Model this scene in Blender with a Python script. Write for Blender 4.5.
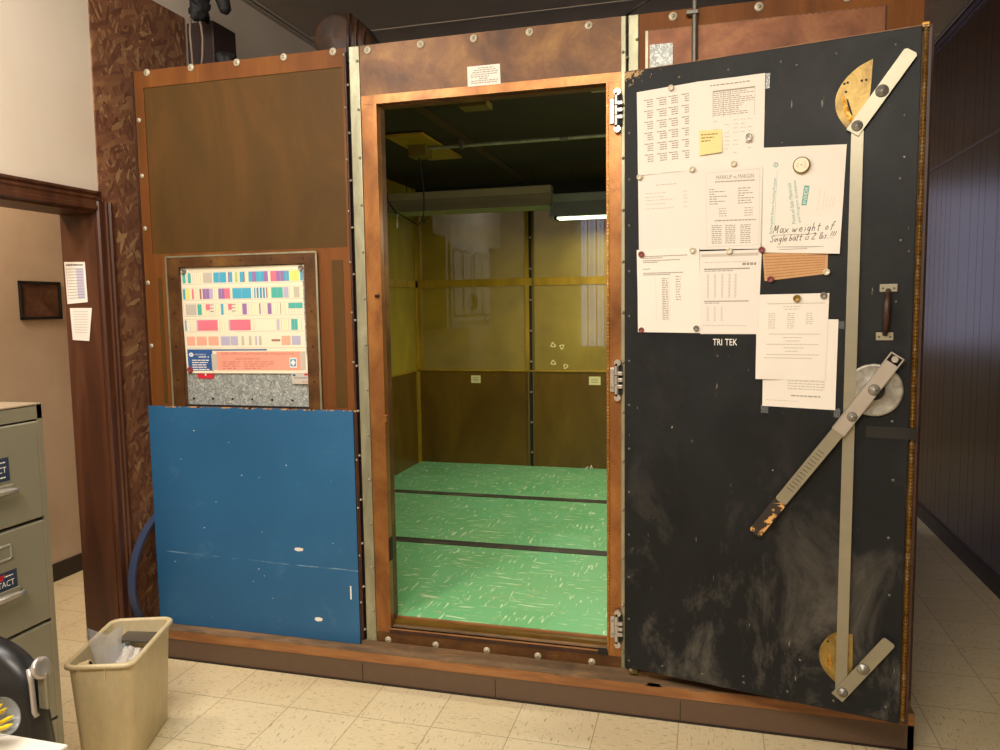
import bpy, bmesh, math, random
from mathutils import Vector, Matrix
random.seed(7)
for o in list(bpy.data.objects): bpy.data.objects.remove(o)
SC = bpy.context.scene; COL = SC.collection
R = math.radians; PI = math.pi

# ---------------------------------------------------------------- camera, exposure, lights
cam_d = bpy.data.cameras.new('camera'); cam = bpy.data.objects.new('camera', cam_d); COL.objects.link(cam)
CP = Vector((.325, -2.7648, 1.5954)); YAW, PIT, ROL = R(15.2032), R(5.1372), R(-.8309)
fw = Vector((-math.sin(YAW)*math.cos(PIT), math.cos(YAW)*math.cos(PIT), -math.sin(PIT)))
rt = Vector((math.cos(YAW), math.sin(YAW), 0)); up = rt.cross(fw)
r2 = rt*math.cos(ROL)+up*math.sin(ROL); u2 = up*math.cos(ROL)-rt*math.sin(ROL)
m = Matrix((r2, u2, -fw)).transposed().to_4x4(); m.translation = CP
cam.matrix_world = m
cam_d.sensor_fit = 'HORIZONTAL'; cam_d.sensor_width = 36; cam_d.lens = 757.0/1000*36; cam_d.clip_start = .02
SC.camera = cam
SC.view_settings.view_transform = 'Standard'; SC.view_settings.look = 'None'
SC.view_settings.gamma = 1; SC.view_settings.use_curve_mapping = False; SC.view_settings.exposure = 0.07
W = bpy.data.worlds.new('world'); SC.world = W; W.use_nodes = True
W.node_tree.nodes['Background'].inputs[0].default_value = (.75, .82, 1, 1); W.node_tree.nodes['Background'].inputs[1].default_value = .5

def area(name, loc, target, size, sy, energy, col):
    d = bpy.data.lights.new(name, 'AREA'); d.shape = 'RECTANGLE'; d.size = size; d.size_y = sy
    d.energy = energy; d.color = col
    o = bpy.data.objects.new(name, d); COL.objects.link(o); o.location = loc
    o.rotation_euler = (Vector(target)-Vector(loc)).to_track_quat('-Z', 'Y').to_euler()
    return o
# ceiling fluorescent over the desk, added fill behind camera, hallway and back room lamps
area('room_lamp_desk', (-1.55, -1.75, 3.25), (-1.45, -1.2, 0), .3, 1.3, 50, (1, .94, .88))
area('room_fill', (-.1, -3.1, 3.2), (-.3, -.9, 0), 1.6, .6, 92, (1, .90, .76))
area('hall_lamp', (-2.95, -.4, 2.9), (-3.1, .2, 1.2), .4, .4, 32, (1, .80, .60))
area('back_room_lamp', (-1.2, 4.9, 3.2), (-1.2, 4.9, 0), 1.2, .6, 30, (1, .95, .85))

# ---------------------------------------------------------------- materials
def hexc(h):
    h = h.lstrip('#'); c = [int(h[i:i+2], 16)/255 for i in (0, 2, 4)]
    return tuple(x/12.92 if x <= .04045 else ((x+.055)/1.055)**2.4 for x in c)+(1,)
class NT:
    def __init__(s, name):
        s.m = bpy.data.materials.new(name); s.m.use_nodes = True; s.t = s.m.node_tree
        s.b = s.t.nodes['Principled BSDF']; s.out = s.t.nodes['Material Output']
    def n(s, t, **k):
        x = s.t.nodes.new(t)
        for a, b in k.items(): setattr(x, a, b)
        return x
    def l(s, a, b): s.t.links.new(a, b)
    def pos(s, scale=(1, 1, 1), rot=(0, 0, 0), loc=(0, 0, 0)):
        tc = s.n('ShaderNodeTexCoord'); mp = s.n('ShaderNodeMapping')
        mp.inputs['Scale'].default_value = scale; mp.inputs['Rotation'].default_value = rot; mp.inputs['Location'].default_value = loc
        s.l(tc.outputs['Object'], mp.inputs[0]); return mp.outputs[0]
    def noise(s, vec, scale, detail=4, rough=.55, dist=0):
        x = s.n('ShaderNodeTexNoise'); s.l(vec, x.inputs['Vector'])
        x.inputs['Scale'].default_value = scale; x.inputs['Detail'].default_value = detail
        x.inputs['Roughness'].default_value = rough; x.inputs['Distortion'].default_value = dist
        return x.outputs['Fac']
    def ramp(s, fac, stops, interp='LINEAR'):
        x = s.n('ShaderNodeValToRGB'); cr = x.color_ramp; cr.interpolation = interp
        while len(cr.elements) < len(stops): cr.elements.new(.5)
        for e, (p, c) in zip(cr.elements, stops): e.position = p; e.color = hexc(c) if isinstance(c, str) else (c, c, c, 1)
        s.l(fac, x.inputs[0]); return x.outputs[0]
    def mix(s, fac, a, b, mode='MIX'):
        x = s.n('ShaderNodeMix', data_type='RGBA', blend_type=mode)
        for sock, v in ((x.inputs[0], fac), (x.inputs[6], a), (x.inputs[7], b)):
            if isinstance(v, (int, float)): sock.default_value = v
            elif isinstance(v, str): sock.default_value = hexc(v)
            elif isinstance(v, tuple): sock.default_value = v
            else: s.l(v, sock)
        return x.outputs[2]
    def math(s, op, a, b=0, c=0):
        x = s.n('ShaderNodeMath', operation=op)
        for i, v in enumerate((a, b, c)):
            if isinstance(v, (int, float)): x.inputs[i].default_value = v
            else: s.l(v, x.inputs[i])
        return x.outputs[0]
    def sep(s, vec):
        x = s.n('ShaderNodeSeparateXYZ'); s.l(vec, x.inputs[0]); return x.outputs
    def bump(s, h, strength=.3, dist=.01):
        x = s.n('ShaderNodeBump'); x.inputs['Strength'].default_value = strength; x.inputs['Distance'].default_value = dist
        s.l(h, x.inputs['Height']); s.l(x.outputs[0], s.b.inputs['Normal'])
    def fin(s, col=None, rough=.5, metal=0, spec=None, coat=0, coatr=.1):
        if col is not None:
            if isinstance(col, str): s.b.inputs['Base Color'].default_value = hexc(col)
            else: s.l(col, s.b.inputs['Base Color'])
        for nm, v in (('Roughness', rough), ('Metallic', metal)):
            if isinstance(v, (int, float)): s.b.inputs[nm].default_value = v
            else: s.l(v, s.b.inputs[nm])
        if spec is not None: s.b.inputs['Specular IOR Level'].default_value = spec
        s.b.inputs['Coat Weight'].default_value = coat; s.b.inputs['Coat Roughness'].default_value = coatr
        return s.m
def plain(name, c, rough=.5, metal=0, var=.12, scale=30, **k):
    t = NT(name); n = t.noise(t.pos(), scale, 3)
    a = t.mix(t.math('MULTIPLY', n, var*2), c, '#000000')
    return t.fin(a, rough, metal, **k)
def rgba(c): return c
def stained(name, c1, c2, c3, scale=3, stretch=(1, 1, 1), rough=.5, metal=0, bump=.1, dist=.6, **k):
    t = NT(name); p = t.pos(stretch)
    n = t.noise(p, scale, 8, .6, dist); c = t.ramp(n, [(.3, c1), (.5, c2), (.7, c3)])
    n2 = t.noise(p, scale*12, 4); c = t.mix(t.math('MULTIPLY', n2, .25), c, '#000000')
    t.bump(n2, bump, .004)
    return t.fin(c, rough, metal, **k)
M = {}
M['black_ply'] = None
def tiles_material(name, base_a, base_b, fleck, seam, gx, gy, s=.3048, fleck_scale=70, fleck_pos=(.66, .69), seamw=.006, rough=.35, wear=None, fl2=None, flk=1.0):
    t = NT(name); p = t.pos(); x, y, z = t.sep(p)
    ux = t.math('DIVIDE', t.math('SUBTRACT', x, gx), s); uy = t.math('DIVIDE', t.math('SUBTRACT', y, gy), s)
    ix = t.math('FLOOR', ux); iy = t.math('FLOOR', uy); fx = t.math('FRACT', ux); fy = t.math('FRACT', uy)
    chk = t.math('MODULO', t.math('ABSOLUTE', t.math('ADD', ix, iy)), 2)
    va = t.noise(t.pos((1, .16, 1)), fleck_scale, 2, .5, .3); vb = t.noise(t.pos((.16, 1, 1), loc=(3, 5, 1)), fleck_scale, 2, .5, .3)
    mx = t.n('ShaderNodeMix'); t.l(chk, mx.inputs[0]); t.l(va, mx.inputs[2]); t.l(vb, mx.inputs[3])
    fl = t.ramp(mx.outputs[0], [(fleck_pos[0], 0.0), (fleck_pos[1], 1.0)])
    comb = t.n('ShaderNodeCombineXYZ'); t.l(ix, comb.inputs[0]); t.l(iy, comb.inputs[1])
    wn = t.n('ShaderNodeTexWhiteNoise', noise_dimensions='3D'); t.l(comb.outputs[0], wn.inputs[0])
    col = t.mix(wn.outputs['Value'], base_a, base_b)
    big = t.noise(p, 2.2, 5); col = t.mix(t.ramp(big, [(.35, 0.0), (.7, .55)]), col, wear or base_b)
    fine = t.noise(p, 90, 3); col = t.mix(t.math('MULTIPLY', fine, .22), col, fleck)
    if fl2: 
        f3 = t.noise(t.pos((.5, 1, 1), rot=(0, 0, .6)), fleck_scale*.6, 2); col = t.mix(t.ramp(f3, [(.64, 0.0), (.68, .7)]), col, fl2)
    col = t.mix(t.math('MULTIPLY', fl, flk), col, fleck)
    if seamw:
        ex = t.math('MINIMUM', fx, t.math('SUBTRACT', 1, fx)); ey = t.math('MINIMUM', fy, t.math('SUBTRACT', 1, fy))
        e = t.math('MINIMUM', ex, ey); sm = t.math('LESS_THAN', e, seamw); col = t.mix(t.math('MULTIPLY', sm, .6), col, seam)
    t.bump(fine, .06, .002)
    rr = t.ramp(big, [(.3, rough-.06), (.7, rough+.12)])
    return t.fin(col, rr)
M['floor'] = tiles_material('vinyl_tile', '#eadcb8', '#e0d0a8', '#7d6342', '#7a6545', -1.5885, -.1735, wear='#dccaa0', seamw=.0065, fleck_scale=150, fleck_pos=(.63, .67), fl2='#c0aa82', flk=.6)
M['green'] = tiles_material('green_linoleum', '#58b472', '#66c084', '#cfe8b8', '#3c8a54', -1.5885, .25, s=.2286, fleck_scale=62, fleck_pos=(.60, .69), seamw=0, rough=.42, wear='#78b470', fl2='#a8c484')

t = NT('painted_wall'); n = t.noise(t.pos(), 2, 4); n2 = t.noise(t.pos(), 160, 3)
t.bump(n2, .12, .002); M['cream'] = t.fin(t.ramp(n, [(.3, '#e6dac8'), (.7, '#decfba')]), .75)
t = NT('hall_paint'); n = t.noise(t.pos(), 3, 4); M['hall'] = t.fin(t.ramp(n, [(.3, '#bca993'), (.7, '#ae9b86')]), .8)
t = NT('ceiling_paint'); n = t.noise(t.pos(), 1.2, 4); n2 = t.noise(t.pos(), 200, 3); t.bump(n2, .2, .003)
M['ceiling'] = t.fin(t.ramp(n, [(.3, '#d2c6b4'), (.7, '#c6baa6')]), .9)
# OSB: overlapping voronoi strands
def osb(name, cols, scale=1.0):
    t = NT(name)
    outs = []
    for k, (rot, st) in enumerate(((.35, (1, 1, 3.0)), (-.5, (1, 1, 2.6)), (1.1, (1, 1, 3.2)))):
        v = t.n('ShaderNodeTexVoronoi', feature='F1'); mp = t.pos((1, 1, 1), rot=(rot, 0, 0), loc=(k*3.1, k*1.7, 0))
        mp2 = t.n('ShaderNodeMapping'); t.l(mp, mp2.inputs[0]); mp2.inputs['Scale'].default_value = (0.15, 1.0, .26)
        nz = t.n('ShaderNodeTexNoise'); t.l(mp, nz.inputs['Vector']); nz.inputs['Scale'].default_value = 18*scale
        ad = t.n('ShaderNodeMix', data_type='VECTOR'); ad.inputs[0].default_value = .012; t.l(mp2.outputs[0], ad.inputs[4]); t.l(nz.outputs['Color'], ad.inputs[5])
        t.l(ad.outputs[1], v.inputs['Vector']); v.inputs['Scale'].default_value = (60, 76, 50)[k]*scale
        sp = t.n('ShaderNodeSeparateColor'); t.l(v.outputs['Color'], sp.inputs[0]); outs.append(sp.outputs)
    h = t.n('ShaderNodeMix'); t.l(t.math('GREATER_THAN', outs[0][1], .5), h.inputs[0]); t.l(outs[0][0], h.inputs[2]); t.l(outs[1][0], h.inputs[3])
    h2 = t.n('ShaderNodeMix'); t.l(t.math('GREATER_THAN', outs[2][1], .68), h2.inputs[0]); t.l(h.outputs[0], h2.inputs[2]); t.l(outs[2][0], h2.inputs[3])
    c = t.ramp(h2.outputs[0], list(zip((0, .3, .6, .85, 1), cols)))
    g = t.noise(t.pos((1, 6, 1)), 40, 4); c = t.mix(t.math('MULTIPLY', g, .35), c, '#2a1508')
    t.bump(h2.outputs[0], .15, .004)
    return t.fin(c, .36, 0, .6)
M['osb'] = osb('oriented_strand_board', ('#744c3a', '#885c46', '#986a4c', '#a87a56', '#c09a6c'))
def wood(name, c1, c2, c3, stretch, scale=4, rough=.45, **k):
    t = NT(name); p = t.pos(stretch); n = t.noise(p, scale, 8, .6, 1.2)
    c = t.ramp(n, [(.28, c1), (.5, c2), (.72, c3)]); f = t.noise(p, scale*14, 3)
    c = t.mix(t.math('MULTIPLY', f, .3), c, c1); t.bump(f, .08, .002); return t.fin(c, rough, **k)
M['ply_frame'] = wood('varnished_plywood', '#5c3614', '#74441a', '#885422', (1, 1, .12), 6, .6, spec=.25)
M['ledge'] = wood('rough_orange_board', '#74482a', '#9c6a3c', '#b48250', (.15, 1, 1), 14, .6)
M['ledge_top'] = stained('worn_ledge', '#5c4a38', '#80664a', '#a07a54', 12, (.4, 1, 1), .8)
M['roof_and_shade_board'] = wood('dark_roof_and_shade_board', '#1c140a', '#241a0e', '#2c2012', (1, 1, .4), 3, .75)
M['dark_ply'] = wood('interior_varnished_board', '#584012', '#6a4e16', '#785a1c', (1, 1, .4), 3, .3)
M['redwood'] = wood('dark_stained_wood', '#382015', '#533020', '#6c442c', (1, 1, .1), 8, .35)
M['panelling'] = wood('dark_glossy_panelling', '#2a120a', '#3c1c10', '#502816', (1, 1, .08), 9, .26, spec=.35)
M['copper'] = stained('aged_copper', '#482e18', '#684424', '#8a6434', 5.5, (1, 1, 1), .46, .35, .12, .35)
M['copper_bright'] = stained('rubbed_and_reflecting_copper', '#74482a', '#a06a3a', '#bc844a', 7, (1, 1, .6), .34, .55, .12, .5)
M['copper_sheet'] = stained('oxidised_copper_sheet', '#6a4028', '#8a5638', '#a27048', 6, (1, 1, 1), .5, .35, .12)
# woven bronze screen over ply
t = NT('bronze_screen_over_ply'); p = t.pos((1, 1, .3)); n = t.noise(p, 3.5, 8, .62, .8); c = t.ramp(n, [(.3, '#352412'), (.5, '#452e16'), (.72, '#58381a')])
x, y, z = t.sep(t.pos()); wv = t.math('MULTIPLY', t.math('SINE', t.math('MULTIPLY', x, 1400)), t.math('SINE', t.math('MULTIPLY', z, 1400)))
c = t.mix(t.math('MULTIPLY', t.math('ABSOLUTE', wv), .22), c, '#a8843a'); M['screen_ply'] = t.fin(c, .6, .05, .2)
# open bronze mesh (see-through)
def meshmat(name, c1, c2, fac):
    t = NT(name); n = t.noise(t.pos(), 4, 4); t.fin(t.ramp(n, [(.3, c1), (.7, c2)]), .4, .35)
    tr = t.n('ShaderNodeBsdfTransparent'); ms = t.n('ShaderNodeMixShader')
    x, y, z = t.sep(t.pos())
    w = t.math('MULTIPLY', t.math('ABSOLUTE', t.math('SINE', t.math('MULTIPLY', t.math('ADD', x, y), 1900))), t.math('ABSOLUTE', t.math('SINE', t.math('MULTIPLY', z, 1900))))
    f = t.math('ADD', fac-.1, t.math('MULTIPLY', w, .4))
    t.l(f, ms.inputs[0]); t.l(t.b.outputs[0], ms.inputs[1]); t.l(tr.outputs[0], ms.inputs[2]); t.l(ms.outputs[0], t.out.inputs[0])
    return t.m
M['mesh'] = meshmat('bronze_wire_mesh', '#9c8418', '#b49c28', .25)
M['olive_frame'] = wood('olive_varnished_frame', '#8c6c18', '#a88420', '#bc982e', (1, 1, .3), 6, .35)
M['olive_side'] = wood('olive_mesh_over_board', '#8a7414', '#a0881c', '#b09824', (1, 1, .4), 4, .6)
# black painted door with scuffs
t = NT('scuffed_black_paint'); p = t.pos(); n = t.noise(p, 2.2, 8, .62, .8); x, y, z = t.sep(p)
low = t.math('SUBTRACT', 1.15, z)
base = t.ramp(n, [(.35, '#15171a'), (.7, '#1f2123')])
sc = t.noise(t.pos((1, 1, .55), loc=(2, 0, 1)), 4.2, 10, .74, .5)
scf = t.math('MULTIPLY', t.ramp(sc, [(.50, 0.0), (.74, 1.0)]), t.math('MAXIMUM', t.math('MINIMUM', t.math('MULTIPLY', low, 1.2), 1), .08))
c = t.mix(t.math('MULTIPLY', scf, .55), base, '#8f887c')
sp = t.noise(p, 42, 2, .5); c = t.mix(t.ramp(sp, [(.77, 0.0), (.79, .7)]), c, '#b8b0a0')
st = t.noise(t.pos((5, 1, 1), rot=(0, .5, 0)), 14, 3, .5); c = t.mix(t.ramp(st, [(.73, 0.0), (.76, .5)]), c, '#a49c8c')
# peeling brown at the top corner by the hinge
pe = t.noise(p, 45, 5, .65); gx_ = t.math('MULTIPLY', t.math('SUBTRACT', .84, x), 3.4); gz = t.math('MULTIPLY', t.math('SUBTRACT', z, 2.335), 12)
pk = t.math('MULTIPLY', t.math('MINIMUM', t.math('MAXIMUM', gx_, 0), 1), t.math('MINIMUM', t.math('MAXIMUM', gz, 0), 1))
c = t.mix(t.ramp(t.math('MULTIPLY', pe, t.math('ADD', pk, .3)), [(.50, 0.0), (.54, 1.0)]), c, '#b59468')
M['black_door'] = t.fin(c, t.ramp(n, [(.3, .42), (.7, .58)]), 0, .22)
# blue paint
t = NT('scuffed_blue_paint'); p = t.pos(); n = t.noise(p, 1.6, 6); c = t.ramp(n, [(.3, '#255c88'), (.7, '#2c6896')])
n2 = t.noise(t.pos(loc=(4, 1, 2)), 6, 9, .75, .6); c = t.mix(t.ramp(n2, [(.58, 0.0), (.8, .35)]), c, '#6f97b4')
n3 = t.noise(t.pos(loc=(1.4, 0, .3)), 30, 2); c = t.mix(t.ramp(n3, [(.78, 0.0), (.79, .9)]), c, '#c8cdc8')
x, y, z = t.sep(p); M['blue'] = None
wl = t.math('ABSOLUTE', t.math('SUBTRACT', t.math('ADD', z, t.math('ADD', t.math('MULTIPLY', t.noise(p, 3, 2), .02), t.math('MULTIPLY', x, .02))), .338)); c = t.mix(t.math('MULTIPLY', t.math('LESS_THAN', wl, .0025), t.ramp(t.noise(p, 9, 3), [(.45, 0.0), (.6, .6)])), c, '#8fb0c4')
M['blue'] = t.fin(c, .5)
# galvanised spangle
t = NT('galvanised_steel'); v = t.n('ShaderNodeTexVoronoi'); t.l(t.pos((1, 1, 1)), v.inputs['Vector']); v.inputs['Scale'].default_value = 85
spx = t.n('ShaderNodeSeparateColor'); t.l(v.outputs['Color'], spx.inputs[0]); n = t.noise(t.pos(), 60, 3, .5, 2)
M['galv'] = t.fin(t.mix(t.ramp(n, [(.5, 0.0), (.62, .7)]), t.ramp(spx.outputs[0], [(0, '#868c8a'), (1, '#a6acaa')]), '#dde2de'), .45, .25)
M['galv_strip'] = stained('galvanised_strip', '#8a8870', '#a4a288', '#b8b69a', 14, (1, 1, .3), .42, .5, .06)
def brushed(name, a, b, rough=.33, metal=.85, st=(1, 1, 14)):
    t = NT(name); n = t.noise(t.pos(st), 30, 4); n2 = t.noise(t.pos(), 7, 4); c = t.mix(n2, a, b)
    c = t.mix(t.math('MULTIPLY', n, .2), c, '#404040'); return t.fin(c, rough, metal)
M['alu'] = brushed('brushed_aluminium', '#aca690', '#928d7c', .42, .6)
M['chrome'] = brushed('worn_chrome', '#dcd6ce', '#b0a8a0', .28, .6, (1, 1, 1))
M['steel_disc'] = stained('worn_steel', '#84827a', '#a4a29a', '#bcbab0', 22, (1, 1, 1), .36, .5, .1, 1.5)
M['brass'] = stained('tarnished_brass', '#6f5526', '#9c8142', '#b69a58', 16, (1, 1, 1), .42, .45, .1)
M['gold'] = stained('brass_contact_fingers', '#7a5018', '#c08a35', '#f0c878', 60, (1, 1, 1), .28, .9, .3)
M['finger'] = stained('springy_brass_fingers', '#8a5a1c', '#dca244', '#fff0c0', 38, (1, 1, 1), .3, .45, .3)  # palest tone paints the glints on the brass into its colour
M['screw'] = plain('zinc_screw', '#b7b09c', .35, .6)
M['washer'] = plain('pale_washer', '#cfc6ae', .45, .2)
M['dark'] = plain('black_gap', '#14110e', .7)
M['rust'] = wood('rusty_brown_metal', '#24120b', '#381d12', '#4a2818', (1, 1, 1), 12, .5)
M['black'] = plain('black_plastic', '#151516', .45)
M['rubber'] = plain('brown_cove_base', '#66503f', .45, 0, .1)
M['floor_strip'] = stained('worn_floor_strip', '#2e2c24', '#454034', '#6a6a50', 9, (.3, 1, 1), .6)
M['rubber_dark'] = plain('dark_cove_base', '#2a201b', .5)
M['sticker_navy'] = plain('dark_navy_sticker', '#28344f', .5, 0, 0)
M['paper'] = plain('white_paper', '#ebe4da', .85, 0, .03, 5)
M['paper_w'] = plain('grey_white_paper', '#e6e0d8', .85, 0, .03, 5)
M['paper_y'] = plain('yellow_note', '#e8dc9c', .85, 0, .03, 5)
M['kraft'] = plain('kraft_card', '#cfa070', .85, 0, .08, 40)
M['ink'] = plain('grey_ink', '#c2b9ac', .8, 0, 0)
M['ink_dark'] = plain('black_ink', '#4a4642', .8, 0, 0)
M['ink_mid'] = plain('printed_ink', '#9a9186', .8, 0, 0)
M['ink_kraft'] = plain('brown_ink', '#a97a50', .8, 0, 0)
M['teal'] = plain('teal_ink', '#62a79e', .8, 0, 0)
for k, c in dict(c_blue='#4aaccc', c_teal='#50b4a8', c_purple='#9c74ac', c_pink='#e6788c', c_yel='#eae07c', c_grey='#c4bcae', c_cream='#f0e6cc', c_lil='#b8b4cc', c_salmon='#efae94', c_navy='#2c5a98', c_white='#f2efe6', c_orange='#f4a08a', c_green='#b4cc74', c_red='#cf2538', c_mag='#8f3b40', c_lblue='#3a9ac8', c_brown='#a8766c').items():
    M[k] = plain('print_'+k[2:], c, .75, 0, 0)
M['putty'] = plain('putty_enamel', '#8e8874', .42, .1, .06, 6)
M['putty_top'] = plain('worn_putty_and_highlight', '#b09c80', .5, 0, .2, 12)
M['beige'] = stained('beige_bin_plastic', '#d0bc90', '#dccaa0', '#e4d4ac', 4, (1, 1, .5), .42, 0, .04)
M['vinyl'] = plain('black_leatherette', '#1b1c1f', .38, 0, .1, 60)
M['desk'] = plain('white_desktop', '#e4dfd4', .4, 0, .03)
M['pencil'] = plain('yellow_pencil', '#e8cc1c', .4, 0, .03)
M['hoop'] = plain('blue_grey_enamel', '#4a5678', .4, .2, .1)
M['leather'] = stained('brown_leather', '#21130b', '#36200e', '#482c16', 12, (1, 1, 1), .6)
M['cloth'] = plain('black_cloth', '#121114', .7, 0, .2, 20)
M['maroon'] = plain('dark_maroon_box', '#2b1816', .6)
M['cord'] = plain('pale_cord', '#8a7668', .6)
M['grey_metal'] = plain('grey_conduit', '#6b675f', .4, .5)
M['fixture'] = plain('olive_enamel', '#b0a684', .4, .1, .15, 10)
M['fixture_grey'] = plain('grey_green_enamel', '#8c948a', .4, .1, .15, 10)
M['white_paint'] = plain('white_gloss_paint', '#d8d4ca', .4, 0, .03)
M['beige_plate'] = plain('olive_plate', '#6a5a22', .5, 0, .1)
M['amber_magnet'] = plain('pale_magnet', '#e6dcc4', .35, .1)
M['red_magnet'] = plain('dull_red_magnet', '#8a4646', .4)
M['grey_magnet'] = plain('grey_magnet', '#8c877a', .35, .3)
M['grip'] = None
t = NT('peeling_black_grip'); n = t.noise(t.pos(), 26, 4, .6, .8); M['grip'] = t.fin(t.ramp(n, [(.40, '#d9a45c'), (.45, '#2b2420'), (1, '#1c1816')]), .5)
t = NT('tube_glass'); t.b.inputs['Emission Color'].default_value = hexc('#e6f4c8'); t.b.inputs['Emission Strength'].default_value = 3; M['tube'] = t.fin('#f0f0e0', .3)
def glass(name, c, alpha):
    t = NT(name); t.fin(c, .12); tr = t.n('ShaderNodeBsdfTransparent'); ms = t.n('ShaderNodeMixShader'); ms.inputs[0].default_value = alpha
    t.l(tr.outputs[0], ms.inputs[1]); t.l(t.b.outputs[0], ms.inputs[2]); t.l(ms.outputs[0], t.out.inputs[0]); return t.m
M['clear'] = glass('clear_plastic', '#cfd4d8', .2)
M['tape'] = glass('clear_sticky_tape', '#8a8d90', .25)
M['bag_clear'] = glass('crumpled_clear_plastic', '#d4d4d4', .4)
M['bag_grey'] = glass('grey_plastic_bag', '#9aa3ac', .85)
M['bag_white'] = glass('white_plastic_bag', '#d4cfc9', .92)
t = NT('daylit_curtain_cloth'); x, y, z = t.sep(t.pos()); s1 = t.math('SINE', t.math('MULTIPLY', x, 60)); c = t.ramp(t.math('ADD', t.math('MULTIPLY', s1, .5), .5), [(.0, '#b8c0d0'), (.8, '#d8dce4'), (.93, '#b86a6a')])
t.b.inputs['Emission Strength'].default_value = 1.5; t.l(t.mix(.35, c, '#8fb4ff', 'MULTIPLY'), t.b.inputs['Emission Color']); M['curtain'] = t.fin(c, .8)  # daylight behind the curtain put in as a bluish glow

# ---------------------------------------------------------------- mesh helpers
class B:
    """collects shapes (in the frame of matrix mx) with several materials"""
    def __init__(s, mx=None): s.bm = bmesh.new(); s.mats = []; s.mx = mx or Matrix()
    def mi(s, mat):
        mat = M[mat] if isinstance(mat, str) else mat
        if mat not in s.mats: s.mats.append(mat)
        return s.mats.index(mat)
    def faces(s, vs, fs, mat, smooth=False):
        k = s.mi(mat); V = [s.bm.verts.new(s.mx @ Vector(v)) for v in vs]
        for f in fs:
            try:
                g = s.bm.faces.new([V[i] for i in f]); g.material_index = k; g.smooth = smooth
            except ValueError: pass
        return s
    def box(s, x0, x1, y0, y1, z0, z1, mat):
        x0, x1 = sorted((x0, x1)); y0, y1 = sorted((y0, y1)); z0, z1 = sorted((z0, z1))
        v = [(x, y, z) for x in (x0, x1) for y in (y0, y1) for z in (z0, z1)]
        return s.faces(v, [(0, 1, 3, 2), (4, 6, 7, 5), (0, 4, 5, 1), (2, 3, 7, 6), (0, 2, 6, 4), (1, 5, 7, 3)], mat)
    def bbox(s, x0, x1, y0, y1, z0, z1, mat, b=.003):
        """box with chamfered edges"""
        x0, x1 = sorted((x0, x1)); y0, y1 = sorted((y0, y1)); z0, z1 = sorted((z0, z1))
        b = min(b, (x1-x0)/3, (y1-y0)/3, (z1-z0)/3); t = bmesh.new()
        bmesh.ops.create_cube(t, size=1)
        for v in t.verts: v.co = Vector(((x0+x1)/2+v.co.x*(x1-x0), (y0+y1)/2+v.co.y*(y1-y0), (z0+z1)/2+v.co.z*(z1-z0)))
        bmesh.ops.bevel(t, geom=t.edges[:], offset=b, segments=2, affect='EDGES', profile=.5)
        return s.join(t, mat)
    def join(s, t, mat, mx=None, smooth=False):
        t.verts.ensure_lookup_table(); t.verts.index_update()
        vs = [(mx @ v.co if mx else v.co.copy()) for v in t.verts]; fs = [[v.index for v in f.verts] for f in t.faces]; t.free()
        return s.faces(vs, fs, mat, smooth)
    def prism(s, pts, ax, a, b, mat, bev=0):
        """polygon pts (2D) extruded along ax from a to b; 2D axes are the remaining two in order"""
        def P(p, t): q = [0, 0, 0]; o = [i for i in range(3) if i != ax]; q[o[0]], q[o[1]] = p; q[ax] = t; return tuple(q)
        n = len(pts); v = [P(p, a) for p in pts]+[P(p, b) for p in pts]
        fs = [tuple(range(n)), tuple(range(2*n-1, n-1, -1))]+[(i, i+n, (i+1) % n+n, (i+1) % n) for i in range(n)]
        return s.faces(v, fs, mat)
    def cyl(s, p0, p1, r, mat, n=16, r1=None, cap=True):
        p0, p1 = Vector(p0), Vector(p1); r1 = r if r1 is None else r1; d = (p1-p0).normalized()
        a = d.orthogonal().normalized(); b = d.cross(a); v = []
        for p, q in ((p0, r), (p1, r1)):
            for i in range(n): t = 2*PI*i/n; v.append(p+a*math.cos(t)*q+b*math.sin(t)*q)
        fs = [(i, (i+1) % n, n+(i+1) % n, n+i) for i in range(n)]
        k = s.faces(v, fs, mat, True)
        if cap: s.faces(v[:n], [tuple(range(n))], mat); s.faces(v[n:], [tuple(range(n))], mat)
        return s
    def tube(s, pts, r, mat, n=8):
        pts = [Vector(p) for p in pts]; v = []; N = len(pts); a = None
        for i, p in enumerate(pts):
            d = (pts[min(i+1, N-1)]-pts[max(i-1, 0)]).normalized()
            a = (d.orthogonal() if a is None else a-d*a.dot(d)).normalized(); b = d.cross(a)
            rr = r[i] if isinstance(r, (list, tuple)) else r
            for j in range(n): t = 2*PI*j/n; v.append(p+a*math.cos(t)*rr+b*math.sin(t)*rr)
        fs = [(i*n+j, i*n+(j+1) % n, (i+1)*n+(j+1) % n, (i+1)*n+j) for i in range(N-1) for j in range(n)]
        fs += [tuple(range(n)), tuple(range((N-1)*n, N*n))]
        return s.faces(v, fs, mat, True)
    def lathe(s, prof, mat, mx=None, n=24):
        v = []; 
        for r, z in prof:
            for j in range(n): t = 2*PI*j/n; q = Vector((r*math.cos(t), r*math.sin(t), z)); v.append(mx @ q if mx else q)
        N = len(prof); fs = [(i*n+j, i*n+(j+1) % n, (i+1)*n+(j+1) % n, (i+1)*n+j) for i in range(N-1) for j in range(n)]
        return s.faces(v, fs, mat, True)
    def blob(s, c, rad, mat, amp=.15, seed=0, sub=3, squash=None):
        from mathutils import noise
        t = bmesh.new(); bmesh.ops.create_icosphere(t, subdivisions=sub, radius=1)
        for v in t.verts:
            k = 1+amp*noise.noise(v.co*2.3+Vector((seed, seed*.7, 0)))*2; v.co = Vector((c[0]+v.co.x*rad[0]*k, c[1]+v.co.y*rad[1]*k, c[2]+v.co.z*rad[2]*k))
        return s.join(t, mat, None, True)

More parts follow.
